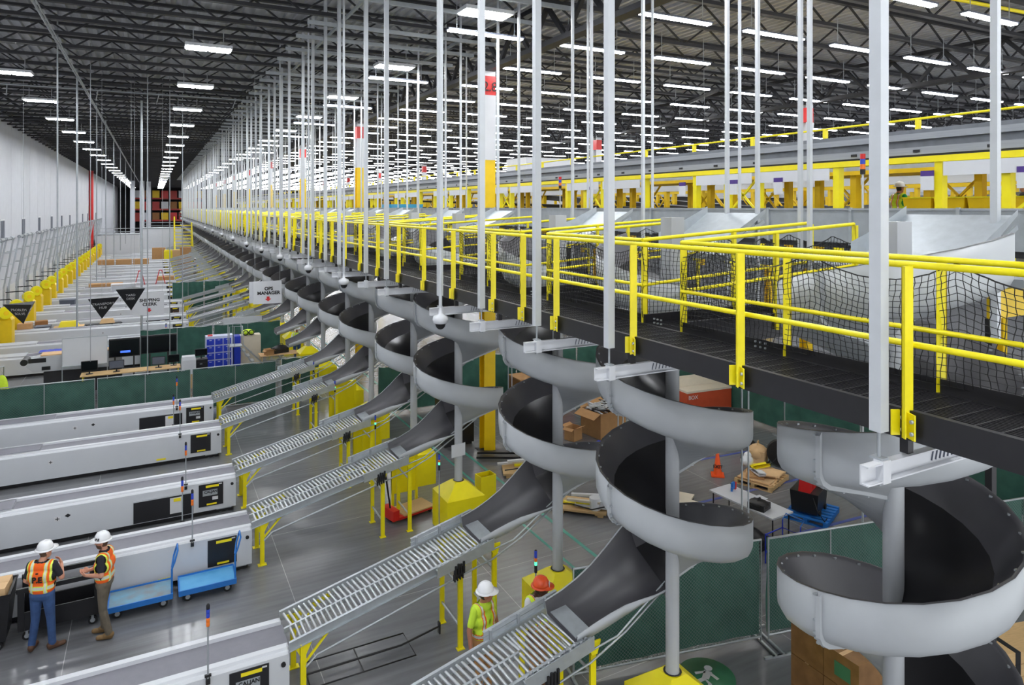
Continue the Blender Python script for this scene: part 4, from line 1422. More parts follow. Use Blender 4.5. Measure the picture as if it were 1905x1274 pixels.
def rule_orange(x, y, z):
    if 0.085 < x < 0.135:
        return 1 if 0.098 < x < 0.122 else 2
    if 0.13 < z < 0.20:
        return 1 if 0.145 < z < 0.185 else 2
    if x > 0.17 and z > 0.25:
        return 2
    return 0
def rule_lime(x, y, z):
    if 0.075 < x < 0.135 and z > 0.15:
        return 1 if 0.088 < x < 0.122 else 2
    if 0.09 < z < 0.17:
        return 1 if 0.105 < z < 0.155 else 2
    return 0
VO = {'mats': ['vest_orange', 'reflect', 'tape_lime'], 'rule': rule_orange, 'low': 0.0}
VL = {'mats': ['vest_lime', 'reflect', 'vest_orange'], 'rule': rule_lime, 'low': -0.02, 'vneck': True}
stand = {'hip': (0, 0, 0.93), 'chest': (0, 0.0, 1.27), 'sh': (0, 0, 1.44), 'neck': (0, 0.01, 1.50), 'head': (0, 0.035, 1.635),
         'kneeL': (-0.10, 0.02, 0.50), 'kneeR': (0.10, 0.02, 0.50), 'ankL': (-0.11, -0.01, 0.092), 'ankR': (0.11, -0.01, 0.092)}
DOWN = ((0, 0.05, -1), (0.0, 0.3, 0), 0.35, 1)
# man seen from behind at the black bin
J1 = dict(stand)
J1.update({'elbL': (-0.27, 0.02, 1.17), 'wriL': (-0.22, 0.18, 1.0), 'elbR': (0.28, 0.06, 1.18), 'wriR': (0.17, 0.26, 1.31), 'head': (0.015, 0.055, 1.625),
           'handL': ((0.1, 0.6, -0.7), (0.6, 0.2, 0.3), 0.4, -1), 'handR': ((-0.5, 0.4, 0.75), (-0.5, -0.3, 0), 0.5, -1), 'head_turn': -0.55,
           'kneeL': (-0.11, 0.0, 0.50), 'kneeR': (0.12, 0.03, 0.50), 'ankL': (-0.15, -0.03, 0.092), 'ankR': (0.16, 0.0, 0.092), 'toeL': (-0.1, 1, 0), 'toeR': (0.75, 0.6, 0)})
person('man in blue jeans and orange vest seen from behind at the black bins', (-1.72, 14.34, 0), -math.radians(22), J1,
       {'skin': 'skin', 'shirt': 'shirt_black', 'sleeve': 'shirt_black', 'trousers': 'jeans', 'boots': 'boot', 'hair': 'hair'}, vest=VO, vest_text=[('P.E', 0.13, 1.25), ('-', 0.12, 1.37)], scale=1.03)
# man in profile facing left
J2 = dict(stand)
J2.update({'elbL': (-0.24, -0.02, 1.17), 'wriL': (-0.10, 0.24, 1.13), 'elbR': (0.24, 0.0, 1.17), 'wriR': (0.08, 0.26, 1.14), 'handL': ((0.35, 0.9, 0.05), (0.6, 0, 0.4), 0.5, -1), 'handR': ((-0.35, 0.9, 0.05), (-0.6, 0, 0.4), 0.5, 1),
           'kneeL': (-0.10, 0.0, 0.50), 'kneeR': (0.10, 0.06, 0.50), 'ankL': (-0.12, -0.10, 0.092), 'ankR': (0.11, 0.04, 0.092), 'beard': True})
person('bearded man in olive trousers and orange vest standing in profile between the carts', (-0.78, 14.28, 0), math.radians(76), J2,
       {'skin': 'skin', 'shirt': 'shirt_black', 'sleeve': 'shirt_black', 'trousers': 'khaki', 'boots': 'boot_tan', 'hair': 'hair'}, vest=VO, hat_text=[('P.E', -1.2)], scale=1.03)
# man in lime walking towards the viewer
J3 = dict(stand)
J3.update({'elbL': (-0.27, -0.02, 1.17), 'wriL': (-0.30, 0.05, 0.93), 'elbR': (0.27, -0.02, 1.17), 'wriR': (0.31, 0.05, 0.93), 'handL': ((0, 0.15, -1), (0.8, 0.4, 0), 0.35, 1), 'handR': ((0, 0.15, -1), (-0.8, 0.4, 0), 0.35, -1),
           'head_turn': -0.75 + 1.5, 'head': (0.0, 0.05, 1.625)})
J3['head_turn'] = 0.8
person('man in lime shirt and vest with white hard hat between two roller conveyors', (4.56, 9.66, 0), PI + math.radians(20), J3,
       {'skin': 'skin_tan', 'shirt': 'shirt_lime', 'sleeve': 'shirt_lime', 'trousers': 'tan', 'boots': 'boot', 'hair': 'hair_dark'}, vest=VL, hat_text=[('O', -0.7)], scale=1.03)
# man in the orange hard hat
J4 = dict(stand)
J4.update({'elbL': (-0.26, 0.06, 1.18), 'wriL': (-0.16, 0.28, 1.05), 'elbR': (0.26, 0.02, 1.17), 'wriR': (0.26, 0.15, 0.95), 'handL': ((0.2, 0.9, -0.2), (0.6, 0, -0.4), 0.5, -1), 'handR': ((0, 0.3, -1), (-0.8, 0.3, 0), 0.4, -1),
           'head_turn': 0.75, 'head': (0.01, 0.085, 1.60)})
person('man in orange hard hat and white shirt behind the nearest roller conveyor', (5.40, 9.42, 0), PI + math.radians(15), J4,
       {'skin': 'skin_dark', 'shirt': 'shirt_white', 'sleeve': 'shirt_white', 'trousers': 'tan', 'boots': 'boot', 'hair': 'hair_dark'}, hat='hat_orange', vest=VL, hat_text=[('JBM', 0.1)], scale=1.05)
# two people on the mezzanine
J5 = dict(stand)
J5.update({'elbL': (-0.26, 0.08, 1.2), 'wriL': (-0.12, 0.30, 1.2), 'elbR': (0.26, 0.08, 1.2), 'wriR': (0.14, 0.30, 1.2), 'handL': ((0.2, 0.9, 0), (0.4, 0, -0.5), 0.5, -1), 'handR': ((-0.2, 0.9, 0), (-0.4, 0, -0.5), 0.5, 1)})
person('person in green shirt and white hard hat behind the grey panels', (17.0, 10.95, 6.55), -math.radians(105), J5,
       {'skin': 'skin_tan', 'shirt': 'shirt_green', 'sleeve': 'shirt_green', 'trousers': 'jeans', 'boots': 'boot', 'hair': 'hair_dark'}, vest={'mats': ['vest_lime', 'reflect', 'vest_orange'], 'rule': rule_lime, 'low': 0.0, 'vneck': True}, voxel=0.011)
J6 = dict(stand)
J6.update({'elbL': (-0.32, 0.26, 1.26), 'wriL': (-0.3, 0.50, 1.18), 'elbR': (0.26, 0.15, 1.2), 'wriR': (0.2, 0.38, 1.1), 'handL': ((0, 1, -0.1), (0, 0, -1), 0.5, 1), 'handR': ((0, 1, 0), (0, 0, -1), 0.5, -1), 'head': (0, 0.1, 1.61)})
person('person in black shirt reaching out to the yellow totes', (17.35, 8.15, 6.55), math.radians(62), J6,
       {'skin': 'skin', 'shirt': 'shirt_black', 'sleeve': 'shirt_black', 'trousers': 'jeans', 'boots': 'boot', 'hair': 'hair_dark'}, voxel=0.011)
# far away people
def far_person(label, loc, rz, shirt, vcol):
    return person(label, loc, rz, J5, {'skin': 'skin_tan', 'shirt': shirt, 'sleeve': shirt, 'trousers': 'jeans', 'boots': 'boot', 'hair': 'hair_dark'}, voxel=0.016,
                  vest={'mats': [vcol, 'reflect', 'tape_lime'], 'rule': rule_orange, 'low': 0.0})
far_person('small distant person in red vest in the aisle beside the chutes', (4.3, 88, 0), 0.6, 'shirt_black', 'red')
far_person('small person in lime vest behind the green fence near the chutes', (6.3, 35.0, 0), 2.8, 'shirt_white', 'vest_lime')

# ---------------------------------------------------------------- fences with green screen
def fence(label, p0, p1, h=1.83, panels=None, wire=0.0, cloth_side=1, feet=True, cloth=True, group='green screened fences'):
    p0, p1 = Vector((p0[0], p0[1], 0)), Vector((p1[0], p1[1], 0))
    L = (p1 - p0).length
    rz = math.atan2(p1.y - p0.y, p1.x - p0.x)
    t = thing('screen_fence', label, 'fence', p0, rz, group)
    n = panels or max(1, round(L / 2.9))
    w = L / n
    rnd = random.Random(int(L * 77))
    for i in range(n):
        a, c = i * w + 0.04, (i + 1) * w - 0.04
        b = MB()
        b.tube([(a, 0, 0.12), (a, 0, h), (c, 0, h), (c, 0, 0.12), (a, 0, 0.12)], 0.021, 8)
        fr = b.build('panel_frame', 'fence', t)
        MB().tube([((a + c) / 2, 0, 0.12), ((a + c) / 2, 0, h)], 0.014, 6).build('middle_stay', 'fence', fr)
        if cloth:
            rows = []
            m = 26
            for k in range(m + 1):
                u = k / m
                x = a + (c - a) * u
                col = []
                for j in range(9):
                    v = j / 8
                    z = 0.14 + (h - 0.15) * v - (0.05 * math.sin(PI * ((u * 3) % 1)) * v ** 6)
                    wob = 0.035 * math.sin(u * 9 + v * 5 + i) * math.sin(PI * v) + 0.015 * math.sin(u * 31 + v * 7)
                    col.append((x, cloth_side * (0.035 + wob * 0.7 + 0.02), z))
                rows.append(col)
            MB().sheet(rows).build('green_screen', 'green_cloth', t)
        if wire:
            b = MB()
            hh = h - 0.14
            ww = c - a
            k = -hh
            while k < ww:
                for s in (0, 1):
                    x0, x1 = k, k + hh
                    z0, z1 = 0.13, 0.13 + hh
                    if x0 < 0:
                        z0 += -x0
                        x0 = 0
                    if x1 > ww:
                        z1 -= x1 - ww
                        x1 = ww
                    if x1 > x0:
                        if s:
                            q0, q1 = Vector((c - x0, 0, z0)), Vector((c - x1, 0, z1))
                        else:
                            q0, q1 = Vector((a + x0, 0, z0)), Vector((a + x1, 0, z1))
                        e = Vector((0, 0.0022, 0))
                        u = Vector((0.0026, 0, 0.0026 if s else -0.0026))
                        b.add([q0 - e, q0 + u, q0 - u, q1 - e, q1 + u, q1 - u], [(0, 1, 4, 3), (1, 2, 5, 4), (2, 0, 3, 5)])
                k += wire
            tag(b.build('chain_link', 'wire', t), kind='stuff')
        if feet:
            f = MB()
            for x in ([a - 0.04] if i else [a]) + ([c] if i == n - 1 else []):
                f.box(x - 0.02, x + 0.02, -0.42, 0.42, 0.02, 0.05).box(x - 0.22, x + 0.22, -0.42, -0.38, 0.0, 0.035).box(x - 0.22, x + 0.22, 0.38, 0.42, 0.0, 0.035)
                f.tube([(x, 0, 0.03), (x, 0, 0.2)], 0.016, 6)
            f.build('foot', 'fence', t)
    return t
fence('green screened chain link fence in front of the nearest brown cartons', (6.0, 9.36), (9.55, 8.64), panels=1, wire=0.062)
fence('green screened chain link fence below the nearest spiral chute', (9.62, 8.62), (12.3, 8.08), panels=1, wire=0.062)
fence('green screened chain link fence at the lower right edge', (12.36, 8.06), (18.9, 6.75), panels=2, wire=0.062)
fence('long green fence along the back of the right work area', (19.0, 5.0), (19.0, 24.6), h=1.62, cloth_side=1, wire=0.09)
fence('green screened fence across behind the sixth chute', (7.3, 24.6), (18.9, 24.6), h=1.83, cloth_side=-1)
fence('long green screened fence behind the fifth truck belt', (-7.9, 28.15), (4.3, 28.15), h=1.66, panels=4, wire=0.085)
fence('green screened fence at the right end behind the fifth truck belt', (4.45, 28.2), (6.0, 28.35), h=1.7, panels=1, wire=0.085)
fence('green screened fence behind the screens and blue shelf', (-0.6, 36.7), (5.8, 36.7), h=1.9, panels=2)
fence('green screened fence far beyond the clerk sign', (1.2, 57.0), (5.6, 57.0), h=2.1, panels=2)
fence('bare grey mesh barrier at the left edge', (-6.2, 29.2), (-5.0, 31.8), h=1.7, panels=2, cloth=False, wire=0.3)

# pedestrian mark painted on the floor
pd = tag(MB().lathe([(0.0, 0.004), (0.46, 0.004), (0.46, 0.001)], 32, cap=False).build('pedestrian_mark', 'green_disc', None, (8.05, 8.45, 0)), 'green painted disc with white walking figure on the floor', 'floor marking')
b = MB()
def q4(b, p, z=0.006):
    b.add([(x, y, z) for x, y in p], [tuple(range(len(p)))])
q4(b, [(0.07 * math.cos(a * PI / 5) + 0.20, 0.07 * math.sin(a * PI / 5) + 0.02) for a in range(10)])
q4(b, [(0.13, -0.06), (0.13, 0.07), (-0.08, 0.06), (-0.08, -0.05)])
q4(b, [(-0.08, 0.06), (-0.28, 0.20), (-0.32, 0.14), (-0.10, -0.02)])
q4(b, [(-0.08, 0.0), (-0.16, -0.12), (-0.32, -0.14), (-0.31, -0.07), (-0.18, -0.06), (-0.07, 0.05)][::-1])
q4(b, [(0.11, 0.05), (0.0, 0.20), (-0.05, 0.17), (0.06, 0.04)])
q4(b, [(0.11, -0.05), (0.02, -0.2), (-0.03, -0.17), (0.05, -0.04)][::-1])
b.build('walking_figure', 'ink_white', pd).rotation_euler = (0, 0, 0.6)

# ---------------------------------------------------------------- generic small things
def carton(label, loc, size, rz=0.0, m='card', open_top=False, group=None, tape=True):
    t = thing('carton', label, 'box', loc, rz, group)
    w, d, h = size
    if open_top:
        b = MB()
        e = 0.012
        b.box(-w / 2, w / 2, -d / 2, -d / 2 + e, 0, h).box(-w / 2, w / 2, d / 2 - e, d / 2, 0, h).box(-w / 2, -w / 2 + e, -d / 2, d / 2, 0, h).box(w / 2 - e, w / 2, -d / 2, d / 2, 0, h).box(-w / 2, w / 2, -d / 2, d / 2, 0, e)
        b.build('carton_body', m, t)
        for s in (-1, 1):
            MB().bar((s * w / 2, 0, h), (s * (w / 2 + d * 0.3), 0, h - d * 0.15), d, 0.01).build('flap', m, t)
            MB().bar((0, s * d / 2, h), (0, s * (d / 2 + d * 0.3), h + d * 0.12), w, 0.01).build('flap', m, t)
    else:
        MB().box(-w / 2, w / 2, -d / 2, d / 2, 0, h).build('carton_body', m, t)
        for s in (-1, 1):
            MB().box(-w / 2, w / 2, 0.004 if s > 0 else -d / 2, d / 2 if s > 0 else -0.004, h, h + 0.006).build('flap', m, t)
        if tape:
            MB().box(-w / 2 - 0.002, w / 2 + 0.002, -0.03, 0.03, h + 0.006, h + 0.009).build('tape', 'card2', t)
    return t
def pallet(label, loc, rz=0.0, m='wood', w=1.2, d=1.0, group=None):
    t = thing('pallet', label, 'pallet', loc, rz, group)
    for k in range(7):
        x = -w / 2 + 0.06 + k * (w - 0.12) / 6
        MB().box(x - 0.05, x + 0.05, -d / 2, d / 2, 0.115, 0.14).build('deck_board', m, t)
    for k in range(3):
        y = -d / 2 + 0.05 + k * (d - 0.1) / 2
        MB().box(-w / 2, w / 2, y - 0.05, y + 0.05, 0.02, 0.115).build('stringer', m, t)
    for x in (-w / 2 + 0.05, 0, w / 2 - 0.05):
        MB().box(x - 0.05, x + 0.05, -d / 2, d / 2, 0, 0.02).build('bottom_board', m, t)
    return t
def table(label, loc, size, rz=0.0, top='white', leg='plastic_black', edge=None, group=None):
    t = thing('table', label, 'table', loc, rz, group)
    w, d, h = size
    MB().box(-w / 2, w / 2, -d / 2, d / 2, h - 0.035, h).build('table_top', top, t)
    for sx in (-1, 1):
        for sy in (-1, 1):
            x, y = sx * (w / 2 - 0.08), sy * (d / 2 - 0.06)
            MB().tube([(x, y, 0), (x, y, h - 0.035)], 0.016, 8).build('leg', leg, t)
    return t

# ---- carts, bins at the second truck belt
def bin_truck(label, loc, w, d, h):
    t = thing('bin_truck', label, 'cart', loc)
    b = MB()
    e = 0.05
    vo = [(-w / 2 + 0.08, -d / 2 + 0.08, 0.17), (w / 2 - 0.08, -d / 2 + 0.08, 0.17), (w / 2 - 0.08, d / 2 - 0.08, 0.17), (-w / 2 + 0.08, d / 2 - 0.08, 0.17), (-w / 2, -d / 2, h), (w / 2, -d / 2, h), (w / 2, d / 2, h), (-w / 2, d / 2, h)]
    vi = [(x * 0.93, y * 0.9, z + (0.04 if z < 0.3 else 0)) for x, y, z in vo]
    b.add(vo, [(0, 3, 2, 1), (0, 1, 5, 4), (1, 2, 6, 5), (2, 3, 7, 6), (3, 0, 4, 7)])
    b.add(vi, [(0, 1, 2, 3), (0, 4, 5, 1), (1, 5, 6, 2), (2, 6, 7, 3), (3, 7, 4, 0)])
    b.add([vo[4], vo[5], vo[6], vo[7], vi[4], vi[5], vi[6], vi[7]], [(0, 1, 5, 4), (1, 2, 6, 5), (2, 3, 7, 6), (3, 0, 4, 7)])
    b.build('tub', 'plastic_black', t)
    b = MB()
    b.tube([(-w / 2, -d / 2, h), (w / 2, -d / 2, h), (w / 2, d / 2, h), (-w / 2, d / 2, h)], 0.025, 8, closed=True)
    b.build('rim', 'plastic_black', t)
    for sx in (-1, 1):
        for sy in (-1, 1):
            caster(t, sx * (w / 2 - 0.2), sy * (d / 2 - 0.15))
    return t
def caster(t, x, y, r=0.075, top=0.18):
    wv = MB().tube([(x, y - 0.02, r), (x, y + 0.02, r)], r, 14).build('caster', 'rubber', t)
    MB().tube([(x, y - 0.024, r), (x, y + 0.024, r)], r * 0.55, 10).build('wheel_hub', 'galv', wv)
    MB().box(x - 0.02, x + 0.02, y - 0.035, y - 0.027, r, top).box(x - 0.02, x + 0.02, y + 0.027, y + 0.035, r, top).box(x - 0.035, x + 0.035, y - 0.035, y + 0.035, top - 0.01, top).build('fork', 'galv', wv)
bt = bin_truck('deep black plastic bin truck holding cartons at the left edge', (-2.85, 14.87, 0), 1.3, 0.72, 0.98)
MB().cbox((0.28, -0.338, 0.66), (0.26, 0.012, 0.05), rx=0.09).build('red_mark', 'ink_red', bt)
carton('pale flat carton on top of the black bin, leaning left', (-3.05, 14.9, 0.72), (0.52, 0.55, 0.36), 0.15, 'card2', tape=False)
carton('pale flat carton on top of the black bin, beside the man in jeans', (-2.5, 14.86, 0.72), (0.46, 0.5, 0.36), -0.08, 'card2', tape=False)
t = thing('panel_cart', 'open black plastic cart with dark frame behind the man in jeans', 'cart', (-1.5, 15.0, 0))
MB().box(-0.62, 0.62, -0.28, 0.28, 0.20, 0.26).build('shelf', 'plastic_black', t)
MB().box(-0.62, 0.62, -0.28, -0.25, 0.26, 0.52).box(-0.62, 0.62, 0.25, 0.28, 0.26, 0.52).box(-0.62, -0.59, -0.25, 0.25, 0.26, 0.52).box(0.59, 0.62, -0.25, 0.25, 0.26, 0.52).build('side_wall', 'plastic_black', t)
for sx in (-1, 1):
    for sy in (-1, 1):
        MB().box(sx * 0.58 - 0.05, sx * 0.58 + 0.05, sy * 0.26 - 0.03, sy * 0.26 + 0.03, 0.2, 0.95).build('post', 'plastic_black', t)
        caster(t, sx * 0.5, sy * 0.2)
MB().box(-0.64, 0.64, -0.30, -0.25, 0.88, 0.96).box(-0.64, 0.64, 0.25, 0.30, 0.88, 0.96).build('top_rail', 'plastic_black', t)
MB().tube([(0.62, -0.25, 0.92), (0.78, -0.25, 1.0), (0.78, 0.25, 1.0), (0.62, 0.25, 0.92)], 0.022, 8).build('push_handle', 'plastic_black', t)
MB().cbox((0.55, -0.28, 1.02), (0.16, 0.12, 0.12), rz=0.4).build('cup_holder', 'rubber', t)
def platform_cart(label, loc, w, d, deck, hx):
    t = thing('platform_cart', label, 'cart', loc, 0, 'blue platform carts')
    MB().box(-w / 2, w / 2, -d / 2, d / 2, 0.21, 0.245).build('deck', deck, t)
    MB().box(-w / 2 - 0.02, w / 2 + 0.02, -d / 2 - 0.025, -d / 2, 0.17, 0.27).box(-w / 2 - 0.02, w / 2 + 0.02, d / 2, d / 2 + 0.025, 0.17, 0.27).box(w / 2, w / 2 + 0.025, -d / 2, d / 2, 0.17, 0.27).box(-w / 2 - 0.025, -w / 2, -d / 2, d / 2, 0.17, 0.27).build('deck_frame', 'blue', t)
    for sx in (-1, 1):
        for sy in (-1, 1):
            caster(t, sx * (w / 2 - 0.14), sy * (d / 2 - 0.1), 0.08, 0.17)
    b = MB()
    y0 = -d / 2 + 0.04
    b.tube([(hx, y0, 0.22), (hx, y0, 0.72), (hx + 0.05, y0 - 0.02, 0.86), (hx + 0.10, y0 - 0.02, 1.06), (hx + 0.10, y0 + 0.18, 1.10), (hx + 0.04, y0 + 0.18, 0.9), (hx, y0 + 0.06, 0.72)], 0.018, 8)
    b.build('handle', 'blue', t)
    return t
platform_cart('blue platform cart with dirty rust patch on its deck', (-0.22, 15.0, 0), 1.05, 0.62, 'blue_rust', 0.53)
platform_cart('clean blue platform cart beside the control panel of the second belt', (0.95, 15.0, 0), 1.0, 0.60, 'blue_worn', 0.50)
# black frame lying on the floor under the third conveyor
b = MB()
b.tube([(0, 0, 0.05), (1.75, 0, 0.05), (1.75, -0.68, 0.05), (0, -0.68, 0.05)], 0.012, 6, closed=True)
b.tube([(-0.02, -0.34, 0.07), (1.6, -0.34, 0.07), (2.35, -0.22, 0.12)], 0.018, 6)
b.tube([(0.85, 0, 0.05), (0.85, -0.68, 0.05)], 0.010, 6)
b.tube([(0, 0, 0.05), (0.0, -0.34, 0.012), (0, -0.68, 0.05)], 0.012, 6)
b.box(2.34, 2.37, -0.26, -0.18, 0.0, 0.2)
tag(b.build('tow_frame', 'black', None, (2.22, 11.78, 0)), 'thin black steel tow frame lying on the floor under a conveyor', 'frame')

# ---- objects on the floor to the right
t = thing('traffic_cone', 'bright orange traffic cone with black letters on the grey floor', 'cone', (14.36, 14.64, 0), -0.7)
MB().box(-0.18, 0.18, -0.18, 0.18, 0, 0.035).build('cone_base', 'orange', t)
MB().lathe([(0.13, 0.035), (0.12, 0.06), (0.03, 0.70), (0.022, 0.705)], 20).build('cone_body', 'orange', t)
text('EXIT', 0.13, 'ink', t, (0, -0.098, 0.28), (PI / 2 - 0.14, 0, 0), depth=0.012, bold=0.002)
table('white folding table with bag and papers right of the second spiral', (12.55, 11.75, 0), (0.72, 1.85, 0.74), 0.06, 'white', 'rubber')
def bag(label, name, loc, size, rz, m, cat):
    t = thing(name, label, cat, loc, rz)
    w, d, h = size
    b = MB()
    ell_geo(b, (0, 0, h / 2), (w / 2, d / 2, h / 2))
    b.box(-w / 2 * 0.85, w / 2 * 0.85, -d / 2 * 0.8, d / 2 * 0.8, 0, h * 0.7)
    b.build('bag_body', m, t)
    MB().tube([(-w * 0.2, 0, h * 0.85), (-w * 0.12, 0, h * 1.15), (w * 0.12, 0, h * 1.15), (w * 0.2, 0, h * 0.85)], 0.014, 6).build('bag_handle', m, t)
    return t
bag('soft black bag slumped on the end of the white table', 'shoulder_bag', (12.42, 11.35, 0.74), (0.42, 0.5, 0.2), 0.3, 'plastic_black', 'bag')
bag('black sack lying on the floor beside the white table', 'floor_sack', (12.0, 11.2, 0), (0.5, 0.7, 0.45), 0.2, 'plastic_black', 'bag')
tag(MB().box(-0.11, 0.11, -0.15, 0.15, 0, 0.004).box(0.05, 0.25, 0.1, 0.36, 0.0, 0.003).build('papers', 'white', None, (12.75, 11.5, 0.741)), 'loose white papers on the folding table', 'paper')
t = thing('hand_tool', 'small blue and red clamp tool on the far end of the table', 'tool', (12.62, 12.35, 0.74), 0.4)
MB().cbox((0, 0, 0.12), (0.14, 0.05, 0.16)).build('tool_body', 'blue', t)
MB().cbox((0.13, 0, 0.08), (0.08, 0.06, 0.16)).build('tool_grip', 'red', t)
MB().box(-0.09, -0.05, -0.02, 0.02, 0, 0.1).build('tool_foot', 'blue', t)
t = thing('wire_cart', 'blue wire utility cart with bucket before the white table', 'cart', (12.05, 10.35, 0), 0.1)
for z in (0.25, 0.62):
    MB().tube([(-0.3, -0.22, z), (0.3, -0.22, z), (0.3, 0.22, z), (-0.3, 0.22, z)], 0.014, 6, closed=True).build('shelf_hoop', 'blue_bin', t)
MB().box(-0.3, 0.3, -0.22, 0.22, 0.23, 0.25).build('shelf', 'blue_bin', t)
for sx in (-0.3, 0.3):
    for sy in (-0.22, 0.22):
        MB().tube([(sx, sy, 0.0), (sx, sy, 0.8 if sx > 0 else 0.64)], 0.013, 6).build('leg', 'blue_bin', t)
MB().tube([(0.3, -0.22, 0.8), (0.42, -0.22, 0.9), (0.42, 0.22, 0.9), (0.3, 0.22, 0.8)], 0.013, 6).build('handle', 'blue', t)
MB().lathe([(0.11, 0.25), (0.13, 0.5), (0.12, 0.5), (0.10, 0.28)], 16).build('bucket', 'red_dark', t)
pallet('bright blue wooden pallet carrying the black tub', (14.6, 11.65, 0), 0.42, 'pallet_blue')
t = thing('machine_tub', 'black tub machine with red tanks standing on the blue pallet', 'machine', (14.55, 11.7, 0.14), 0.42)
MB().taper(-0.42, 0.42, -0.3, 0.3, 0.06, 0.56, -0.03, -0.03).build('tub', 'plastic_black', t)
for k, x in enumerate((-0.3, 0.0)):
    MB().taper(x - 0.13, x + 0.13, -0.14, 0.14, 0.56, 0.92 - 0.06 * k, 0.03, 0.03).build('tank', 'red', t)
    MB().lathe([(0.05, 0), (0.04, 0.06), (0.02, 0.07)], 10, c=(x, 0, 0.92 - 0.06 * k)).build('filler_cap', 'ink_yellow', t)
MB().tube([(0.12, -0.05, 0.62), (0.35, -0.05, 0.64)], 0.10, 12).build('motor', 'red', t)
MB().box(0.18, 0.75, -0.25, 0.25, 0.52, 0.60).box(0.3, 0.6, -0.2, 0.2, 0.60, 0.70).build('pipe_vice', 'steel_dark', t)
MB().tube([(0.55, 0, 0.52), (0.62, 0, 0.0)], 0.03, 8).box(0.45, 0.8, -0.15, 0.15, 0, 0.03).build('stand_leg', 'steel_dark', t)
for x in (-0.25, 0.25):
    MB().tube([(x, -0.34, 0.07), (x, -0.30, 0.07)], 0.07, 14).build('wheel', 'rubber', t)
MB().tube([(-0.42, -0.2, 0.5), (-0.6, -0.35, 0.25), (-0.55, -0.5, 0.02), (-0.3, -0.5, 0.015)], 0.012, 6).build('hose', 'rubber', t)
pallet('plain wooden pallet under the flattened cartons by the cone', (15.15, 13.75, 0), 0.35, 'wood', 1.25, 1.05)
rnd = random.Random(11)
for k, (dx, dy, w, d, m, lb) in enumerate(((0, 0, 1.15, 0.95, 'card2', 'large pale cardboard sheet at the bottom of the pallet pile'), (-0.1, 0.1, 0.8, 0.5, 'card', 'brown cardboard sheet in the middle of the pallet pile'), (0.12, -0.08, 0.7, 0.5, 'card2', 'pale bent cardboard sheet near the top of the pallet pile'),
                                           (-0.2, 0.02, 0.75, 0.22, 'white', 'long white foam strip across the pallet pile'), (0.1, 0.12, 0.22, 0.6, 'ink_yellow', 'yellow strapping bundle on the pallet pile'))):
    b = MB()
    rows = []
    for i in range(7):
        u = i / 6 - 0.5
        rows.append([(w * u, d * v, 0.05 * math.sin(u * 5 + k) + 0.05 + 0.03 * v) for v in (-0.5, -0.17, 0.17, 0.5)])
    b.sheet(rows)
    rows2 = [[(x, y, z - 0.03) for x, y, z in r][::-1] for r in rows]
    b.sheet(rows2)
    b.box(-w * 0.45, w * 0.45, -d * 0.45, d * 0.45, -0.01, 0.03)
    tag(b.build('packing_sheet', m, None, (15.15 + dx, 13.75 + dy, 0.155 + 0.05 * k), 0.35 + 0.3 * k), lb, 'cardboard', 'sheets on the pallet')
b = MB()
ell_geo(b, (0, 0, 0.14), (0.2, 0.16, 0.15))
ell_geo(b, (0.08, 0.05, 0.26), (0.12, 0.1, 0.1))
tag(b.build('plastic_bag', 'plastic_clear', None, (14.95, 14.1, 0.36)), 'crumpled clear plastic bag behind the pallet pile', 'bag')
t = thing('wire_reel', 'large black wheel reel leaning on a stand behind the first spiral', 'reel', (16.5, 14.25, 0), -0.9)
MB().tube([(0, -0.1, 0.42), (0, -0.05, 0.42), (0, 0.05, 0.42), (0, 0.1, 0.42)], [0.38, 0.40, 0.40, 0.38], 28).build('drum', 'rubber', t)
MB().tube([(0, -0.13, 0.42), (0, 0.13, 0.42)], 0.09, 14).build('hub', 'steel_dark', t)
MB().tube([(0.35, -0.25, 0.02), (0, -0.16, 0.42), (-0.35, -0.25, 0.02), (-0.35, 0.25, 0.02), (0, 0.16, 0.42), (0.35, 0.25, 0.02)], 0.014, 6, closed=True).build('stand', 'steel_dark', t)
bag('tan canvas sack leaning against the black wheel reel', 'canvas_sack', (16.2, 14.85, 0), (0.55, 0.6, 0.55), 0.5, 'card2', 'bag')
t = thing('tool_cart', 'black tool cart with red drawers by the green fence', 'cart', (16.9, 16.3, 0), -0.35)
MB().box(-0.38, 0.38, -0.24, 0.24, 0.16, 0.62).build('cabinet', 'plastic_black', t)
for k in range(4):
    dr = MB().box(-0.35, 0.35, -0.26, -0.24, 0.19 + k * 0.105, 0.28 + k * 0.105).build('drawer', 'red' if k > 1 else 'plastic_black', t)
    MB().box(-0.3, 0.3, -0.275, -0.26, 0.265 + k * 0.105, 0.275 + k * 0.105).build('drawer_pull', 'galv', dr)
MB().box(-0.4, 0.4, -0.27, 0.27, 0.98, 1.02).build('top_tray', 'plastic_black', t)
MB().box(-0.3, 0.3, -0.2, 0.15, 1.02, 1.06).build('rag', 'white', t)
for sx in (-0.37, 0.37):
    for sy in (-0.22, 0.22):
        MB().box(sx - 0.015, sx + 0.015, sy - 0.015, sy + 0.015, 0.62, 0.98).build('upright', 'plastic_black', t)
        MB().tube([(sx, sy - 0.02, 0.08), (sx, sy + 0.02, 0.08)], 0.08, 12).build('caster', 'rubber', t)
t = thing('gang_box', 'big red job site chest with pale lid behind the second spiral', 'chest', (17.9, 19.2, 0), -0.08)
MB().box(-1.0, 1.0, -0.6, 0.6, 0.1, 1.05).build('chest_body', 'red_dark', t)
MB().box(-1.0, 1.0, -0.62, 0.02, 1.05, 1.12).build('chest_lid', 'beige', t)
MB().taper(-1.0, 1.0, 0.02, 0.62, 1.05, 1.38, 0.0, 0.1).build('rear_housing', 'beige', t)
for sx in (-0.85, 0.85):
    MB().box(sx - 0.1, sx + 0.1, -0.55, 0.55, 0, 0.1).build('skid', 'steel_dark', t)
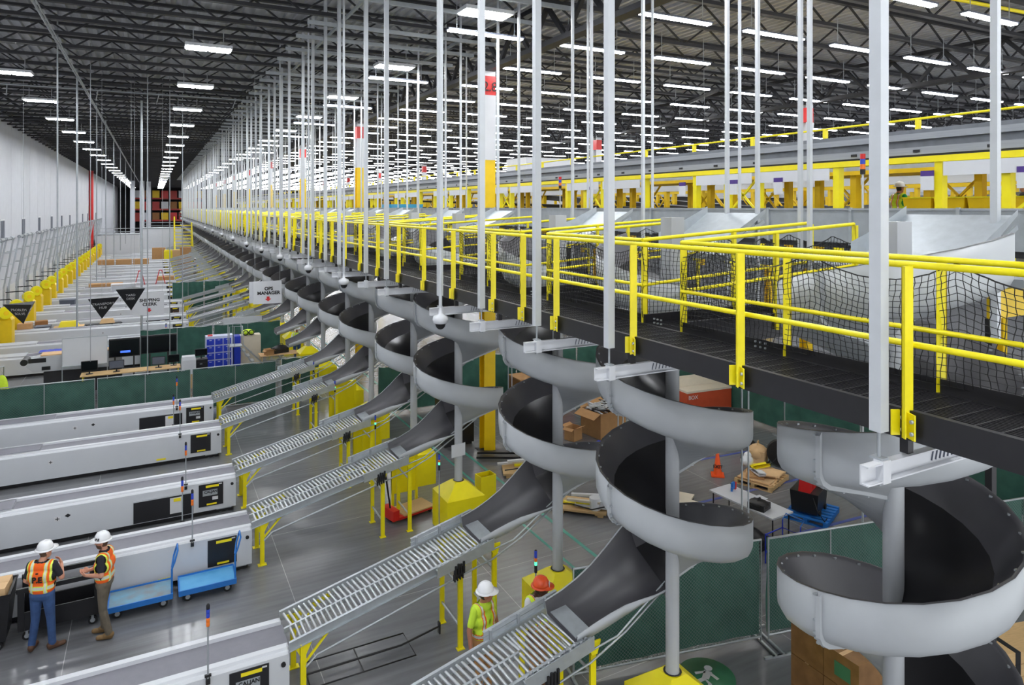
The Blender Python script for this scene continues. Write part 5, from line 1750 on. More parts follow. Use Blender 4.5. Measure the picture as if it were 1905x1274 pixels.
text('BOX', 0.2, 'ink_white', t, (-0.72, -0.604, 0.88), (PI / 2, 0, 0))
carton('large open brown carton heaped with black and white straps', (13.6, 19.2, 0), (1.15, 1.0, 0.85), 0.12, 'card', True)
b = MB()
rnd = random.Random(5)
for k in range(60):
    a = rnd.uniform(0, PI)
    c = Vector((rnd.uniform(-0.4, 0.4), rnd.uniform(-0.35, 0.35), 0.80 + 0.22 * rnd.random()))
    d = Vector((math.cos(a), math.sin(a), rnd.uniform(-0.25, 0.25))) * 0.22
    b.bar(c - d, c + d, 0.07, 0.02, k % 3 == 0)
so = tag(b.build('strap_heap', ['white', 'plastic_black'], None, (13.6, 19.2, 0)), 'heap of black and white straps filling the open carton', 'straps', kind='stuff')
carton('small open carton on the floor left of the strap carton', (12.35, 19.15, 0), (0.45, 0.4, 0.42), 0.35, 'card', True)
carton('low tan carton beside the crumpled blue sheet', (11.6, 17.7, 0), (0.4, 0.35, 0.2), -0.2, 'card2')
b = MB()
rows = []
for i in range(13):
    rows.append([(-0.7 + 0.12 * i, -0.35 + 0.12 * j, 0.06 + 0.07 * abs(math.sin(i * 1.1 + j * 0.9))) for j in range(7)])
b.sheet(rows)
b.sheet([[(-0.7, -0.35, 0.01), (-0.7, 0.37, 0.01)], [(0.74, -0.35, 0.01), (0.74, 0.37, 0.01)]])
tag(b.build('crumpled_sheet', 'blue_bin', None, (12.3, 17.9, 0), 0.2), 'crumpled blue plastic sheet on the floor behind the third spiral', 'sheet')
tag(MB().taper(-0.35, 0.35, -0.3, 0.3, 0, 0.3, 0.1, 0.08).build('yellow_cover', 'yellow', None, (13.6, 17.3, 0), 0.3), 'small yellow wedge cover behind the second spiral', 'cover')
# cart pile left of the third spiral
t = thing('pallet_jack', 'black pallet jack with long forks behind the third spiral', 'pallet jack', (9.5, 18.7, 0), -0.5)
for s in (-1, 1):
    MB().box(-0.8, 0.5, s * 0.2 - 0.08, s * 0.2 + 0.08, 0.08, 0.14).build('fork', 'plastic_black', t)
MB().box(0.5, 0.8, -0.28, 0.28, 0.06, 0.5).build('battery_box', 'plastic_black', t)
MB().tube([(0.7, 0, 0.5), (0.85, 0, 1.1)], 0.025, 8).build('tiller', 'steel_dark', t)
def junk_cart(label, loc, rz, seed):
    t = thing('parts_pallet', label, 'pallet', loc, rz)
    MB().box(-0.65, 0.65, -0.4, 0.4, 0.08, 0.13).build('deck', 'wood', t)
    for sx in (-0.5, 0.5):
        for sy in (-0.3, 0.3):
            MB().box(sx - 0.07, sx + 0.07, sy - 0.07, sy + 0.07, 0, 0.08).build('block', 'wood', t)
    r = random.Random(seed)
    for k in range(5):
        x, y = r.uniform(-0.4, 0.4), r.uniform(-0.25, 0.25)
        b = MB()
        b.bar((x - 0.45, y, 0.16 + 0.05 * k), (x + 0.4, y + r.uniform(-0.2, 0.2), 0.18 + 0.05 * k), 0.10, 0.05)
        b.build('steel_part', ['yellow', 'white', 'yellow', 'beige', 'white'][k], t)
    MB().lathe([(0.14, 0.13), (0.15, 0.42), (0.13, 0.42)], 16, c=(0.35, -0.2, 0)).build('bucket', 'white', t)
    MB().tube([(-0.6, -0.3, 0.2), (-0.2, -0.45, 0.3), (0.3, -0.42, 0.2), (0.6, -0.3, 0.25)], 0.015, 6).build('cable', 'rubber', t)
    return t
junk_cart('wooden pallet of yellow and white steel parts behind the third spiral', (9.55, 17.4, 0), -0.4, 2)
junk_cart('pallet of yellow frames and white trunking between third and second spiral', (9.7, 14.6, 0), -0.75, 9)
t = thing('trunking', 'long white cable trunking lying across the floor between the spirals', 'trunking', (10.35, 13.75, 0), -0.75)
MB().box(-0.75, 0.75, -0.12, 0.12, 0.18, 0.36).build('trunking_body', 'white', t)
MB().box(-0.7, -0.6, -0.12, 0.12, 0, 0.18).box(0.6, 0.7, -0.12, 0.12, 0, 0.18).build('support_block', 'wood', t)
t = thing('work_chair', 'folding chair with dark jacket hung over it, beside the second spiral', 'chair', (11.75, 13.15, 0), 0.6)
MB().box(-0.24, 0.24, -0.22, 0.22, 0.43, 0.47).build('seat', 'beige', t)
MB().box(-0.24, 0.24, 0.2, 0.24, 0.5, 0.88).build('backrest', 'beige', t)
for sx in (-0.21, 0.21):
    for sy in (-0.19, 0.19):
        MB().tube([(sx, sy, 0), (sx, sy, 0.45 if sy < 0 else 0.86)], 0.013, 6).build('leg', 'steel_dark', t)
b = MB()
ell_geo(b, (0, 0.24, 0.78), (0.27, 0.11, 0.2))
ell_geo(b, (0.05, 0.32, 0.5), (0.2, 0.07, 0.25))
tag(b.build('jacket', 'grey_cloth', None, (11.75, 13.15, 0), 0.6), 'charcoal jacket draped over the folding chair', 'jacket')
tag(MB().box(-0.5, 0.5, -0.4, 0.4, 0, 0.03).build('board', 'beige', None, (11.2, 12.9, 0.47), 0.3), 'beige board lying on a crate beside the chair', 'board')
carton('low dark crate under the beige board', (11.2, 12.9, 0), (0.7, 0.5, 0.46), 0.3, 'card3')
t = thing('ring_mat', 'black mat with round steel rings behind the low fence', 'mat', (14.1, 9.85, 0), -0.22)
MB().box(-1.0, 0.9, -0.4, 0.4, 0, 0.02).build('mat', 'rubber', t)
for k, (x, y, r) in enumerate(((-0.2, -0.1, 0.3), (0.55, 0.0, 0.28), (0.45, 0.28, 0.2))):
    b = MB()
    b.tube([(x + r * math.cos(a * PI / 12), y + r * math.sin(a * PI / 12), 0.07) for a in range(24)], 0.05, 8, closed=True)
    b.build('steel_ring', 'galv', t)
carton('brown carton behind the ring mat, under the first spiral', (15.6, 9.9, 0), (0.7, 0.6, 0.5), -0.3, 'card')
# wrapped carton stack and wood under the first spiral
pallet('plain wooden pallet under the wrapped brown carton stack', (9.0, 6.55, 0), 0.0, 'wood', 1.15, 1.15)
kk = 0
WL = ['front left', 'front right', 'rear left', 'rear right']
for lv, lvn in enumerate(('bottom', 'middle', 'top')):
    for q in range(4):
        cx, cy = 9.0 + (-0.28 if q % 2 == 0 else 0.28), 6.55 + (-0.28 if q < 2 else 0.28)
        t = carton(f'brown wrapped carton, {WL[q]} of the {lvn} layer under the first spiral', (cx, cy, 0.14 + lv * 0.455), (0.55, 0.55, 0.44), 0.0, 'wrap', group='wrapped cartons under the first spiral')
        if lv == 2 and q == 0:
            MB().box(-0.279, -0.276, -0.15, 0.1, 0.12, 0.32).build('shipping_label', 'green_disc', t)
for k in range(3):
    t = thing('lumber', f'{["lowest", "middle", "topmost"][k]} pale timber beam stacked at the lower right edge', 'timber', (12.55, 6.15, 0.0 + 0.2 * k), -0.25, 'timber beams')
    MB().box(-0.8, 0.8, -0.32, 0.32, 0, 0.19).build('beam', 'wood', t)
    MB().box(-0.3, -0.2, -0.325, 0.325, -0.0, 0.195).build('strap', 'rubber', t)
# things near the fourth to sixth chute
t = thing('crate_stack', 'brown slatted wooden crate behind the third spiral near the column', 'crate', (13.4, 23.0, 0))
for k in range(4):
    MB().box(-1.2, 1.2, -0.5, -0.46, 0.1 + 0.28 * k, 0.34 + 0.28 * k).build('slat', 'red_dark' if k % 2 else 'card3', t)
MB().box(-1.2, 1.2, -0.46, 0.5, 0.05, 1.2).build('crate_body', 'card3', t)
MB().box(-1.25, 1.25, -0.52, 0.52, 1.2, 1.24).build('crate_lid', 'card', t)
t = thing('battery_cabinet', 'black equipment cabinet with yellow diamond beside the yellow column', 'cabinet', (8.75, 20.7, 0))
MB().box(-0.55, 0.5, -0.4, 0.4, 0.08, 1.55).build('cabinet_body', 'plastic_black', t)
MB().box(-0.57, 0.52, -0.42, 0.42, 1.55, 1.62).build('cabinet_top', 'grey_panel', t)
MB().prism([(-0.07, 0), (0, -0.07), (0.07, 0), (0, 0.07)], (-0.1, -0.41, 1.3), (0, 0.008, 0), ux=(1, 0, 0), uy=(0, 0, 1)).build('hazard_diamond', 'ink_yellow', t)
MB().box(-0.5, 0.45, -0.35, 0.35, 0, 0.08).build('plinth', 'steel_dark', t)
for k, x in enumerate((-0.1, 0.15)):
    MB().tube([(x, 0.1, 1.62), (x, 0.1, 2.6)], 0.09, 12).build('duct', 'galv', t)
t = thing('yellow_crate', 'open yellow plastic crate behind the fourth chute base', 'crate', (7.5, 15.75, 0), 0.1)
MB().box(-0.22, 0.22, -0.16, -0.14, 0.0, 0.9).box(-0.22, 0.22, 0.14, 0.16, 0, 0.9).box(-0.22, -0.2, -0.14, 0.14, 0, 0.9).box(0.2, 0.22, -0.14, 0.14, 0, 0.9).box(-0.22, 0.22, -0.16, 0.16, 0, 0.3).build('crate_body', 'yellow', t)
MB().cbox((0, 0, 0.7), (0.3, 0.2, 0.16), rz=0.4).build('parts', 'card3', t)
t = thing('pallet_truck', 'red hand pallet truck behind the fourth conveyor legs', 'pallet truck', (5.75, 16.4, 0), 0.25)
for s in (-1, 1):
    MB().box(-0.55, 0.5, s * 0.2 - 0.08, s * 0.2 + 0.08, 0.08, 0.14).build('fork', 'red', t)
MB().box(-0.7, -0.52, -0.26, 0.26, 0.08, 0.32).build('head', 'red', t)
MB().tube([(-0.62, 0, 0.3), (-0.75, 0, 1.15)], 0.022, 8).build('handle', 'rubber', t)
for s in (-1, 1):
    MB().tube([(0.4, s * 0.2 - 0.05, 0.04), (0.4, s * 0.2 + 0.05, 0.04)], 0.04, 10).build('wheel', 'rubber', t)
MB().tube([(-0.62, -0.08, 0.08), (-0.62, 0.08, 0.08)], 0.08, 12).build('wheel', 'rubber', t)
MB().box(-0.4, 0.5, -0.3, 0.3, 0.14, 0.17).build('wood_load', 'wood', t)
for i, (x, y, w, h) in enumerate(((5.6, 19.9, 0.85, 1.45), (5.95, 24.2, 0.9, 1.55), (5.75, 16.95, 0.7, 1.35))):
    t = thing('chute_guard', f'{["second", "third", "nearest"][i]} upright yellow sheet guard standing beside a chute post', 'guard', (x, y, 0), 0, 'yellow sheet guards')
    MB().box(-w / 2, w / 2, -0.03, 0.03, 0.35, h).build('guard_sheet', 'yellow', t)
    MB().box(-w / 2, -w / 2 + 0.06, -0.04, 0.04, 0, h).box(w / 2 - 0.06, w / 2, -0.04, 0.04, 0, h).build('guard_leg', 'yellow', t)
tag(MB().box(-0.19, 0.19, -0.006, 0.006, 1.75, 2.05).build('paper_sheet', 'white', None, (6.45, 15.05, 0), 0.15), 'white paper sheet taped to the fourth chute post', 'paper')

# ---------------------------------------------------------------- hanging signs
def wires(t, pts, z0, z1=13.58):
    for x, y in pts:
        MB().tube([(x, y, z0), (x, y, z1)], 0.006, 5).build('hanging_wire', 'galv', t)
def board_sign(label, loc, rz, w, h, lines, size):
    t = thing('hanging_sign', label, 'sign', loc, rz)
    MB().box(-w / 2, w / 2, -0.02, 0.02, -h / 2, h / 2).build('sign_board', 'white', t)
    MB().box(-w / 2 - 0.12, w / 2 - 0.15, 0.12, 0.15, -h / 2 + 0.03, h / 2 - 0.02).build('rear_board', 'white', t)
    for k, s in enumerate(lines):
        text(s, size, 'ink', t, (0.04, -0.024, h * 0.16 - k * size * 0.95), (PI / 2, 0, 0), bold=0.007)
    MB().prism([(-0.05, 0.08), (0.05, 0.08), (0.05, 0), (0.11, 0), (0, -0.10), (-0.11, 0), (-0.05, 0)], (0.02, -0.026, -h * 0.28), (0, 0.005, 0), ux=(1, 0, 0), uy=(0, 0, 1)).build('red_arrow', 'ink_red', t)
    wires(t, [(-w / 2 + 0.06, 0), (w / 2 - 0.06, 0)], h / 2, 13.58 - loc[2])
board_sign('white hanging sign reading OPS MANAGER with a red arrow', (3.66, 26.1, 4.62), -0.02, 0.98, 0.82, ['OPS', 'MANAGER'], 0.165)
board_sign('white hanging sign reading SHIPPING CLERK behind a black pyramid', (-0.2, 34.4, 3.42), 0.0, 1.22, 0.98, ['SHIPPING', 'CLERK'], 0.19)
def tri_sign(label, loc, rz, s, h, texts):
    t = thing('pyramid_sign', label, 'sign', loc, rz, 'black pyramid signs')
    r = s / math.sqrt(3)
    P = [Vector((r * math.cos(a), r * math.sin(a), 0)) for a in (PI / 2, PI / 2 + 2 * PI / 3, PI / 2 + 4 * PI / 3)]
    A = Vector((0, 0, -h))
    MB().add(P + [A], [(0, 1, 2), (0, 3, 1), (1, 3, 2), (2, 3, 0)]).build('pyramid', 'plastic_black', t)
    for i in range(3):
        a, c = P[i], P[(i + 1) % 3]
        m = (a + c) / 2
        n = (c - a).cross(A - a).normalized()
        if n.dot(m) < 0:
            n = -n
        down = (A - m).normalized()
        ux = (-down).cross(n)
        rot = Matrix((ux, -down, n)).transposed().to_euler()
        for k, st in enumerate(texts):
            text(st, s * 0.125, 'ink_white', t, m + down * (h * 0.30 + k * s * 0.15) + n * 0.004, rot, depth=0.001)
    wires(t, [(0, 0)], 0, 13.58 - loc[2])
tri_sign('black hanging pyramid sign at the left edge, lettered in white', (-4.72, 34.0, 3.78), 0.55 + PI, 1.2, 0.84, ['PROBLEM', 'SOLVE'])
tri_sign('middle black hanging pyramid sign with a long white word', (-1.88, 32.6, 4.02), 0.25, 1.12, 0.88, ['TRANSPORT', 'HUB'])
tri_sign('right black hanging pyramid sign in front of the clerk sign', (-0.82, 32.0, 4.40), -0.05, 1.06, 0.92, ['YARD', 'DESK'])

# drops, conduits and pipes in the left hall
strut = thing('drop_runner', 'long conduit line under the roof of the left hall', 'conduit', (-2.55, 0, 0))
MB().tube([(0, 6, 12.62), (0, 60, 12.62), (0, 150, 12.62)], 0.035, 6).tube([(0.12, 6, 12.55), (0.12, 30, 12.5), (0.1, 150, 12.55)], 0.02, 6).build('conduit', 'galv_dull', strut)
for i, (x, y, z, r) in enumerate(((-2.55, 24.4, 5.2, 0.022), (-2.55, 30.3, 3.2, 0.035), (-2.55, 40.3, 4.0, 0.025), (-2.55, 47.6, 3.5, 0.03), (-2.55, 57, 4, 0.03), (-2.55, 68, 4, 0.03), (-2.55, 80, 4, 0.03), (-0.52, 37.5, 0.0, 0.05), (-0.22, 31.0, 0.0, 0.02), (0.62, 33.2, 0.0, 0.018), (1.3, 38.6, 0.0, 0.02), (-2.0, 28.6, 2.2, 0.012))):
    ol = ['nearest slim grey pole dropping from the roof on the left', 'ridged pale pole dropping from the roof on the left', 'third pole dropping along the left conduit line', 'fourth pole dropping along the left conduit line',
          'fifth pole dropping along the left conduit line', 'sixth pole dropping along the left conduit line', 'seventh pole dropping along the left conduit line', 'thick silver pole in the middle of the left hall', 'slim pole running down past the wall screens', 'thin pole left of the blue shelf',
          'thin pole near the rolling ladder', 'thin cable dropping to the whiteboard']
    tag(MB().tube([(x, y, z), (x, y, 13.58)], r, 8).build('drop_pole', 'galv_dull' if r < 0.04 else 'galv'), ol[i], 'pole')
tag(MB().tube([(XW + 0.35, 112, 0), (XW + 0.35, 112, 13.58)], 0.28, 10).build('stand_pipe', 'red'), 'dark red standpipe against the left wall', 'pipe')
sp = thing('sprinkler_pipe', 'thin sprinkler pipe crossing under the left hall roof', 'pipe', (0, 32.3, 0))
MB().tube([(XW + 0.2, 0, 12.45), (4.0, 0, 12.45)], 0.03, 6).build('pipe_run', 'galv_dull', sp)
for x in (-5, -2, 0.2, 3.2):
    MB().tube([(x, 0, 12.45), (x - 0.1, 0.5, 12.1)], 0.02, 6).build('sprinkler_arm', 'galv_dull', sp)

# ---------------------------------------------------------------- the desk area behind the long green fence
table('long pale desk with the monitors behind the green fence', (-0.8, 32.35, 0), (3.6, 0.75, 0.98), 0.0, 'wood', 'yellow')
def monitor(label, loc, w, h, rz=0.0, m='screen', foot=True, lit=False):
    t = thing('monitor', label, 'monitor', loc, rz)
    z = 0.13 if foot else 0
    MB().box(-w / 2, w / 2, -0.025, 0.025, z, z + h).build('screen_case', 'plastic_black', t)
    MB().box(-w / 2 + 0.02, w / 2 - 0.02, -0.028, -0.025, z + 0.02, z + h - 0.02).build('screen', m, t)
    if foot:
        MB().box(-0.12, 0.12, -0.09, 0.09, 0, 0.015).box(-0.025, 0.025, -0.02, 0.02, 0.015, z + 0.02).build('stand', 'plastic_black', t)
    if lit:
        MB().box(-0.2, 0.2, -0.031, -0.028, z + 0.14, z + 0.22).build('lit_image', 'screen_lit', t)
    return t
monitor('dark monitor at the left end of the long desk', (-2.3, 32.35, 0.98), 0.58, 0.40)
monitor('grey backed monitor in the middle of the long desk', (-1.35, 32.3, 0.98), 0.55, 0.33, 0.1, 'grey_bin')
monitor('grey backed monitor right of the slim pole on the desk', (0.18, 32.3, 0.98), 0.5, 0.33, -0.1, 'grey_bin')
monitor('small dark monitor at the right end of the long desk', (0.75, 32.5, 0.98), 0.45, 0.32)
for i, (x, w, z, lb, lit) in enumerate(((-1.1, 1.15, 1.38, 'wide black wall screen with a small blue picture', True), (0.2, 1.38, 1.42, 'wide black wall screen right of the slim pole', False))):
    t = thing('wall_screen', lb, 'screen', (x, 33.3, 0))
    MB().box(-w / 2, w / 2, -0.04, 0.04, z, z + 0.78).build('screen_case', 'plastic_black', t)
    MB().box(-w / 2 + 0.03, w / 2 - 0.03, -0.043, -0.04, z + 0.03, z + 0.72).build('screen', 'screen', t)
    if lit:
        MB().box(-0.15, 0.22, -0.047, -0.043, z + 0.17, z + 0.26).build('lit_image', 'screen_lit', t)
    for s in (-0.35, 0.35):
        MB().box(s - 0.03, s + 0.03, -0.03, 0.03, 0, z).build('stand_leg', 'plastic_black', t)
    MB().box(-0.45, 0.45, -0.3, 0.3, 0, 0.03).build('stand_base', 'plastic_black', t)
t = thing('whiteboard', 'large blank whiteboard on legs left of the wall screens', 'whiteboard', (-2.5, 33.0, 0))
MB().box(-0.78, 0.78, -0.015, 0.015, 1.25, 2.36).build('board', 'white', t)
MB().box(-0.8, 0.8, -0.02, 0.02, 2.36, 2.39).box(-0.8, 0.8, -0.06, 0.02, 1.21, 1.25).box(-0.8, -0.78, -0.02, 0.02, 1.21, 2.39).box(0.78, 0.8, -0.02, 0.02, 1.21, 2.39).build('board_frame', 'galv', t)
for s in (-0.79, 0.79):
    MB().box(s - 0.015, s + 0.015, -0.015, 0.015, 0.03, 1.21).box(s - 0.02, s + 0.02, -0.3, 0.3, 0, 0.03).build('leg', 'galv', t)
t = thing('retracted_conveyor', 'drawn in telescopic conveyor with grey nose left of the whiteboard', 'conveyor', (-4.6, 34.0, 0))
MB().prism([(0.0, 1.25), (0.25, 1.0), (3.4, 0.95), (3.4, 1.62), (0.6, 1.62), (0.15, 1.5)], (0, -0.4, 0), (0, 0.8, 0), ux=(1, 0, 0), uy=(0, 0, 1)).build('boom', 'grey_panel', t)
MB().box(0.5, 3.4, -0.36, 0.36, 1.62, 1.66).build('boom_belt', 'card2', t)
MB().tube([(-0.05, -0.4, 1.42), (-0.05, 0.4, 1.42)], 0.13, 14).build('nose_roller', 'plastic_black', t)
MB().box(0.1, 0.7, -0.415, -0.4, 1.38, 1.55).build('control_strip', 'plastic_black', t)
MB().box(0.55, 0.85, -0.415, -0.4, 1.05, 1.2).build('label_plate', 'plastic_black', t)
MB().box(0.6, 3.4, -0.3, 0.3, 0.0, 0.95).build('base', 'steel_dark', t)
def drawer_unit(name, label, loc, w, d, h, body, front, cols, rows, cat, pull='galv'):
    t = thing(name, label, cat, loc)
    MB().box(-w / 2, w / 2, -d / 2, d / 2, 0, h).build('carcass', body, t)
    for i in range(cols):
        for j in range(rows):
            x0, x1 = -w / 2 + 0.04 + i * (w - 0.08) / cols, -w / 2 + (i + 1) * (w - 0.08) / cols
            z0, z1 = 0.06 + j * (h - 0.12) / rows, (j + 1) * (h - 0.12) / rows
            dr = MB().box(x0, x1, -d / 2 - 0.03, -d / 2, z0, z1).build('drawer', front, t)
            xm = (x0 + x1) / 2
            MB().box(xm - 0.05, xm + 0.05, -d / 2 - 0.04, -d / 2 - 0.03, z1 - 0.07, z1 - 0.04).build('pull', pull, dr)
    return t
drawer_unit('bin_cabinet', 'white and bright blue bin cabinet behind the green fence', (2.68, 34.4, 0), 1.15, 0.5, 1.78, 'lavender', 'blue_bin', 3, 5, 'cabinet', 'lavender')
tag(MB().box(-0.1, 0.1, -0.1, 0.1, 0, 0.05).build('red_lid', 'red', None, (2.3, 34.35, 1.78)), 'small red lid on top of the blue bin cabinet', 'lid')
tag(MB().box(-0.14, 0.14, -0.3, 0.3, 0, 1.7).build('tall_divider', 'blue_bin', None, (3.45, 34.4, 0)), 'plain dark blue divider between bin cabinet and lockers', 'panel')
drawer_unit('file_cabinet', 'black filing cabinet left of the blue bin cabinet', (1.85, 33.0, 0), 0.5, 0.55, 1.05, 'plastic_black', 'plastic_black', 1, 3, 'cabinet')
monitor('dark monitor on the black filing cabinet', (1.85, 33.0, 1.05), 0.5, 0.3)
t = thing('printer', 'white office printer at the right end of the long desk', 'printer', (1.32, 32.35, 0))
MB().box(-0.28, 0.28, -0.26, 0.26, 0.6, 1.2).build('printer_body', 'white', t)
MB().taper(-0.28, 0.28, -0.26, 0.26, 1.2, 1.34, 0.03, 0.06).build('scanner_lid', 'grey_panel', t)
MB().box(-0.26, 0.26, -0.24, 0.24, 0, 0.6).build('printer_stand', 'wood', t)
t = thing('locker', 'beige steel locker behind the rolling ladder', 'locker', (4.05, 34.5, 0))
MB().box(-0.45, 0.45, -0.28, 0.28, 0, 1.68).build('locker_body', 'beige', t)
for s in (-1, 1):
    dr = MB().box(-0.44 if s < 0 else 0.005, -0.005 if s < 0 else 0.44, -0.295, -0.28, 0.05, 1.64).build('door', 'beige', t)
    MB().box(s * 0.04 - 0.01, s * 0.04 + 0.01, -0.31, -0.295, 0.8, 0.95).build('handle', 'galv', dr)
b = MB()
ell_geo(b, (0, 0, 0.12), (0.3, 0.2, 0.14))
tag(b.build('folded_vest', 'vest_lime', None, (3.95, 34.45, 1.68)), 'crumpled lime vest on top of the beige locker', 'vest')
t = thing('cable_coils', 'two dark cable coils resting on the lime vest', 'cable', (3.95, 34.2, 1.72))
for s in (-0.13, 0.13):
    MB().tube([(s + 0.11 * math.cos(a * PI / 8), -0.02, 0.1 + 0.11 * math.sin(a * PI / 8)) for a in range(16)], 0.025, 6, closed=True).build('coil', 'rubber', t)
t = thing('rolling_ladder', 'grey steel rolling ladder with handrails before the lockers', 'ladder', (3.1, 33.3, 0))
for s in (-0.32, 0.32):
    MB().tube([(-0.1, s, 0.02), (-0.1, s, 2.35), (0.45, s, 2.35), (0.5, s, 1.45), (1.5, s, 0.35), (1.55, s, 0.02)], 0.018, 6).build('side_rail', 'galv', t)
    MB().tube([(0.42, s, 1.3), (1.3, s, 0.05)], 0.022, 6).build('stringer', 'galv', t)
for k in range(5):
    x, z = 0.5 + 0.18 * k, 1.2 - 0.25 * k
    MB().box(x - 0.08, x + 0.1, -0.3, 0.3, z - 0.015, z + 0.015).build('tread', 'galv', t)
MB().box(-0.1, 0.45, -0.32, 0.32, 1.42, 1.46).build('top_platform', 'galv', t)
for s in (-0.32, 0.32):
    MB().tube([(0.1, s, 2.34), (0.1, s, 1.46)], 0.014, 6).build('baluster', 'galv', t)
table('cluttered pale workbench right of the rolling ladder', (5.2, 33.6, 0), (1.7, 0.8, 0.85), 0.0, 'card2', 'wood')
carton('small open brown carton on the cluttered workbench', (4.75, 33.4, 0.85), (0.35, 0.3, 0.22), 0.3, 'card', True)
bag('black jacket heap on the cluttered workbench', 'jacket_heap', (5.3, 33.7, 0.85), (0.8, 0.5, 0.35), 0.2, 'plastic_black', 'clothes')
carton('flat brown carton below the end of the fifth roller conveyor', (3.0, 28.9, 0), (0.9, 0.6, 0.35), 0.1, 'card3')
t = thing('panel_board', 'white sheet board leaning behind the rear green fence', 'board', (4.15, 38.4, 0))
MB().box(-0.95, 0.95, -0.03, 0.03, 0.4, 1.95).build('board', 'white', t)
for s in (-0.8, 0.8):
    MB().box(s - 0.03, s + 0.03, -0.2, 0.2, 0, 0.4).build('foot', 'galv', t)
t = thing('hi_vis_jacket', 'lime high visibility jacket hung on the left barrier', 'jacket', (-5.05, 31.6, 0.3))
b = MB()
ell_geo(b, (0, 0, 0.62), (0.2, 0.12, 0.5))
ell_geo(b, (0.08, 0.05, 0.3), (0.25, 0.14, 0.32))
b.build('jacket_body', 'vest_lime', t)
MB().box(-0.2, 0.2, -0.13, 0.13, 0.5, 0.54).build('tape', 'reflect', t)
t = thing('fire_extinguisher', 'red fire extinguisher at the left barrier', 'extinguisher', (-5.75, 29.9, 0.35))
MB().lathe([(0.08, 0), (0.09, 0.02), (0.09, 0.45), (0.04, 0.53), (0.02, 0.58)], 14).build('cylinder', 'red', t)
MB().box(-0.02, 0.1, -0.015, 0.015, 0.58, 0.62).build('lever', 'rubber', t)
tag(MB().box(-0.2, 0.2, -0.2, 0.2, 0, 0.35).build('floor_box', 'grey_bin', None, (-5.75, 29.9, 0)), 'grey box under the red fire extinguisher', 'box')

# ---------------------------------------------------------------- things among the far truck belts
carton('tall brown carton at the dock wall by the left pyramid sign', (-6.35, 46.3, 0), (0.65, 0.6, 1.25), 0.0, 'card')
carton('shorter brown carton right of the tall one at the dock wall', (-5.8, 48.0, 0), (0.6, 0.5, 1.1), 0.2, 'card3')
t = thing('waste_bin', 'grey wheeled waste bin at the dock wall', 'bin', (-5.55, 46.6, 0))
MB().taper(-0.3, 0.3, -0.3, 0.3, 0.05, 0.95, -0.06, -0.06).build('bin_body', 'grey_bin', t)
MB().box(-0.38, 0.38, -0.38, 0.38, 0.95, 1.0).build('bin_lid', 'grey_bin', t)
for s in (-0.2, 0.2):
    MB().tube([(s - 0.03, -0.28, 0.08), (s + 0.03, -0.28, 0.08)], 0.08, 10).build('wheel', 'rubber', t)
t = thing('waste_bin', 'second grey waste bin further along the dock wall', 'bin', (-5.4, 57.5, 0))
MB().taper(-0.4, 0.4, -0.4, 0.4, 0.05, 1.15, -0.06, -0.06).build('bin_body', 'grey_bin', t)
MB().box(-0.48, 0.48, -0.48, 0.48, 1.15, 1.2).build('bin_lid', 'grey_bin', t)
table('low table with yellow cover between the far truck belts', (-4.4, 47.6, 0), (1.5, 0.8, 0.75), 0.0, 'card2', 'steel_dark')
tag(MB().taper(-0.5, 0.5, -0.3, 0.3, 0, 0.3, 0.1, 0.1).build('yellow_cover', 'ink_yellow', None, (-4.4, 47.5, 0.75)), 'bright yellow cover on the low table at the dock', 'cover')
table('long dark trestle with parts next to the yellow cover', (-2.7, 48.2, 0), (1.9, 0.7, 0.7), 0.1, 'plastic_black', 'plastic_black')
tag(MB().taper(-0.4, 0.4, -0.25, 0.25, 0, 0.25, 0.1, 0.1).build('parts_box', 'card2', None, (-2.5, 48.2, 0.7)), 'pale box of parts on the dark trestle', 'box')
b = MB()
rows = [[(-1.0 + 0.2 * i, -0.3 + 0.1 * j, 0.03 + 0.04 * abs(math.sin(i * 1.3 + j))) for j in range(7)] for i in range(11)]
b.sheet(rows)
tag(b.build('blue_tarp', 'blue', None, (-2.1, 38.3, 0.91)), 'bright blue tarpaulin on a truck belt behind the whiteboard', 'tarpaulin')
b = MB()
b.sheet([[(x * 0.5, y, z) for x, y, z in r] for r in rows])
tag(b.build('blue_tarp', 'blue_bin', None, (-4.2, 38.3, 0.96)), 'smaller dark blue tarpaulin left of the whiteboard', 'tarpaulin')
carton('brown carton standing between belts right of the middle pyramid', (-0.45, 50.2, 0), (1.0, 0.8, 0.85), 0.0, 'card')
bag('dark tarp covered heap at the end of a far truck belt', 'covered_heap', (1.3, 50.3, 0), (1.1, 0.8, 0.75), 0.0, 'card3', 'heap')
for i, x in enumerate((-4.3, -3.0)):
    carton(f'{["left", "right"][i]} one of two brown cartons behind the middle pyramid sign', (x, 68.6, 0), (1.2, 1.0, 1.15), 0.0, 'card', group='cartons behind the pyramid signs')
carton('brown carton between the two red ladders', (1.0, 72.5, 0), (1.4, 1.0, 1.2), 0.0, 'card')
t = thing('display_case', 'small pale glass case behind the pyramid signs', 'case', (-2.2, 64.7, 0))
MB().box(-0.9, 0.9, -0.4, 0.4, 0, 0.75).build('case_body', 'white', t)
MB().box(-0.85, 0.85, -0.41, -0.4, 0.78, 1.35).build('case_glass', 'purple_grey', t)
MB().box(-0.9, 0.9, -0.4, 0.4, 1.38, 1.44).box(-0.9, -0.86, -0.4, 0.4, 0.75, 1.38).box(0.86, 0.9, -0.4, 0.4, 0.75, 1.38).build('case_frame', 'white', t)
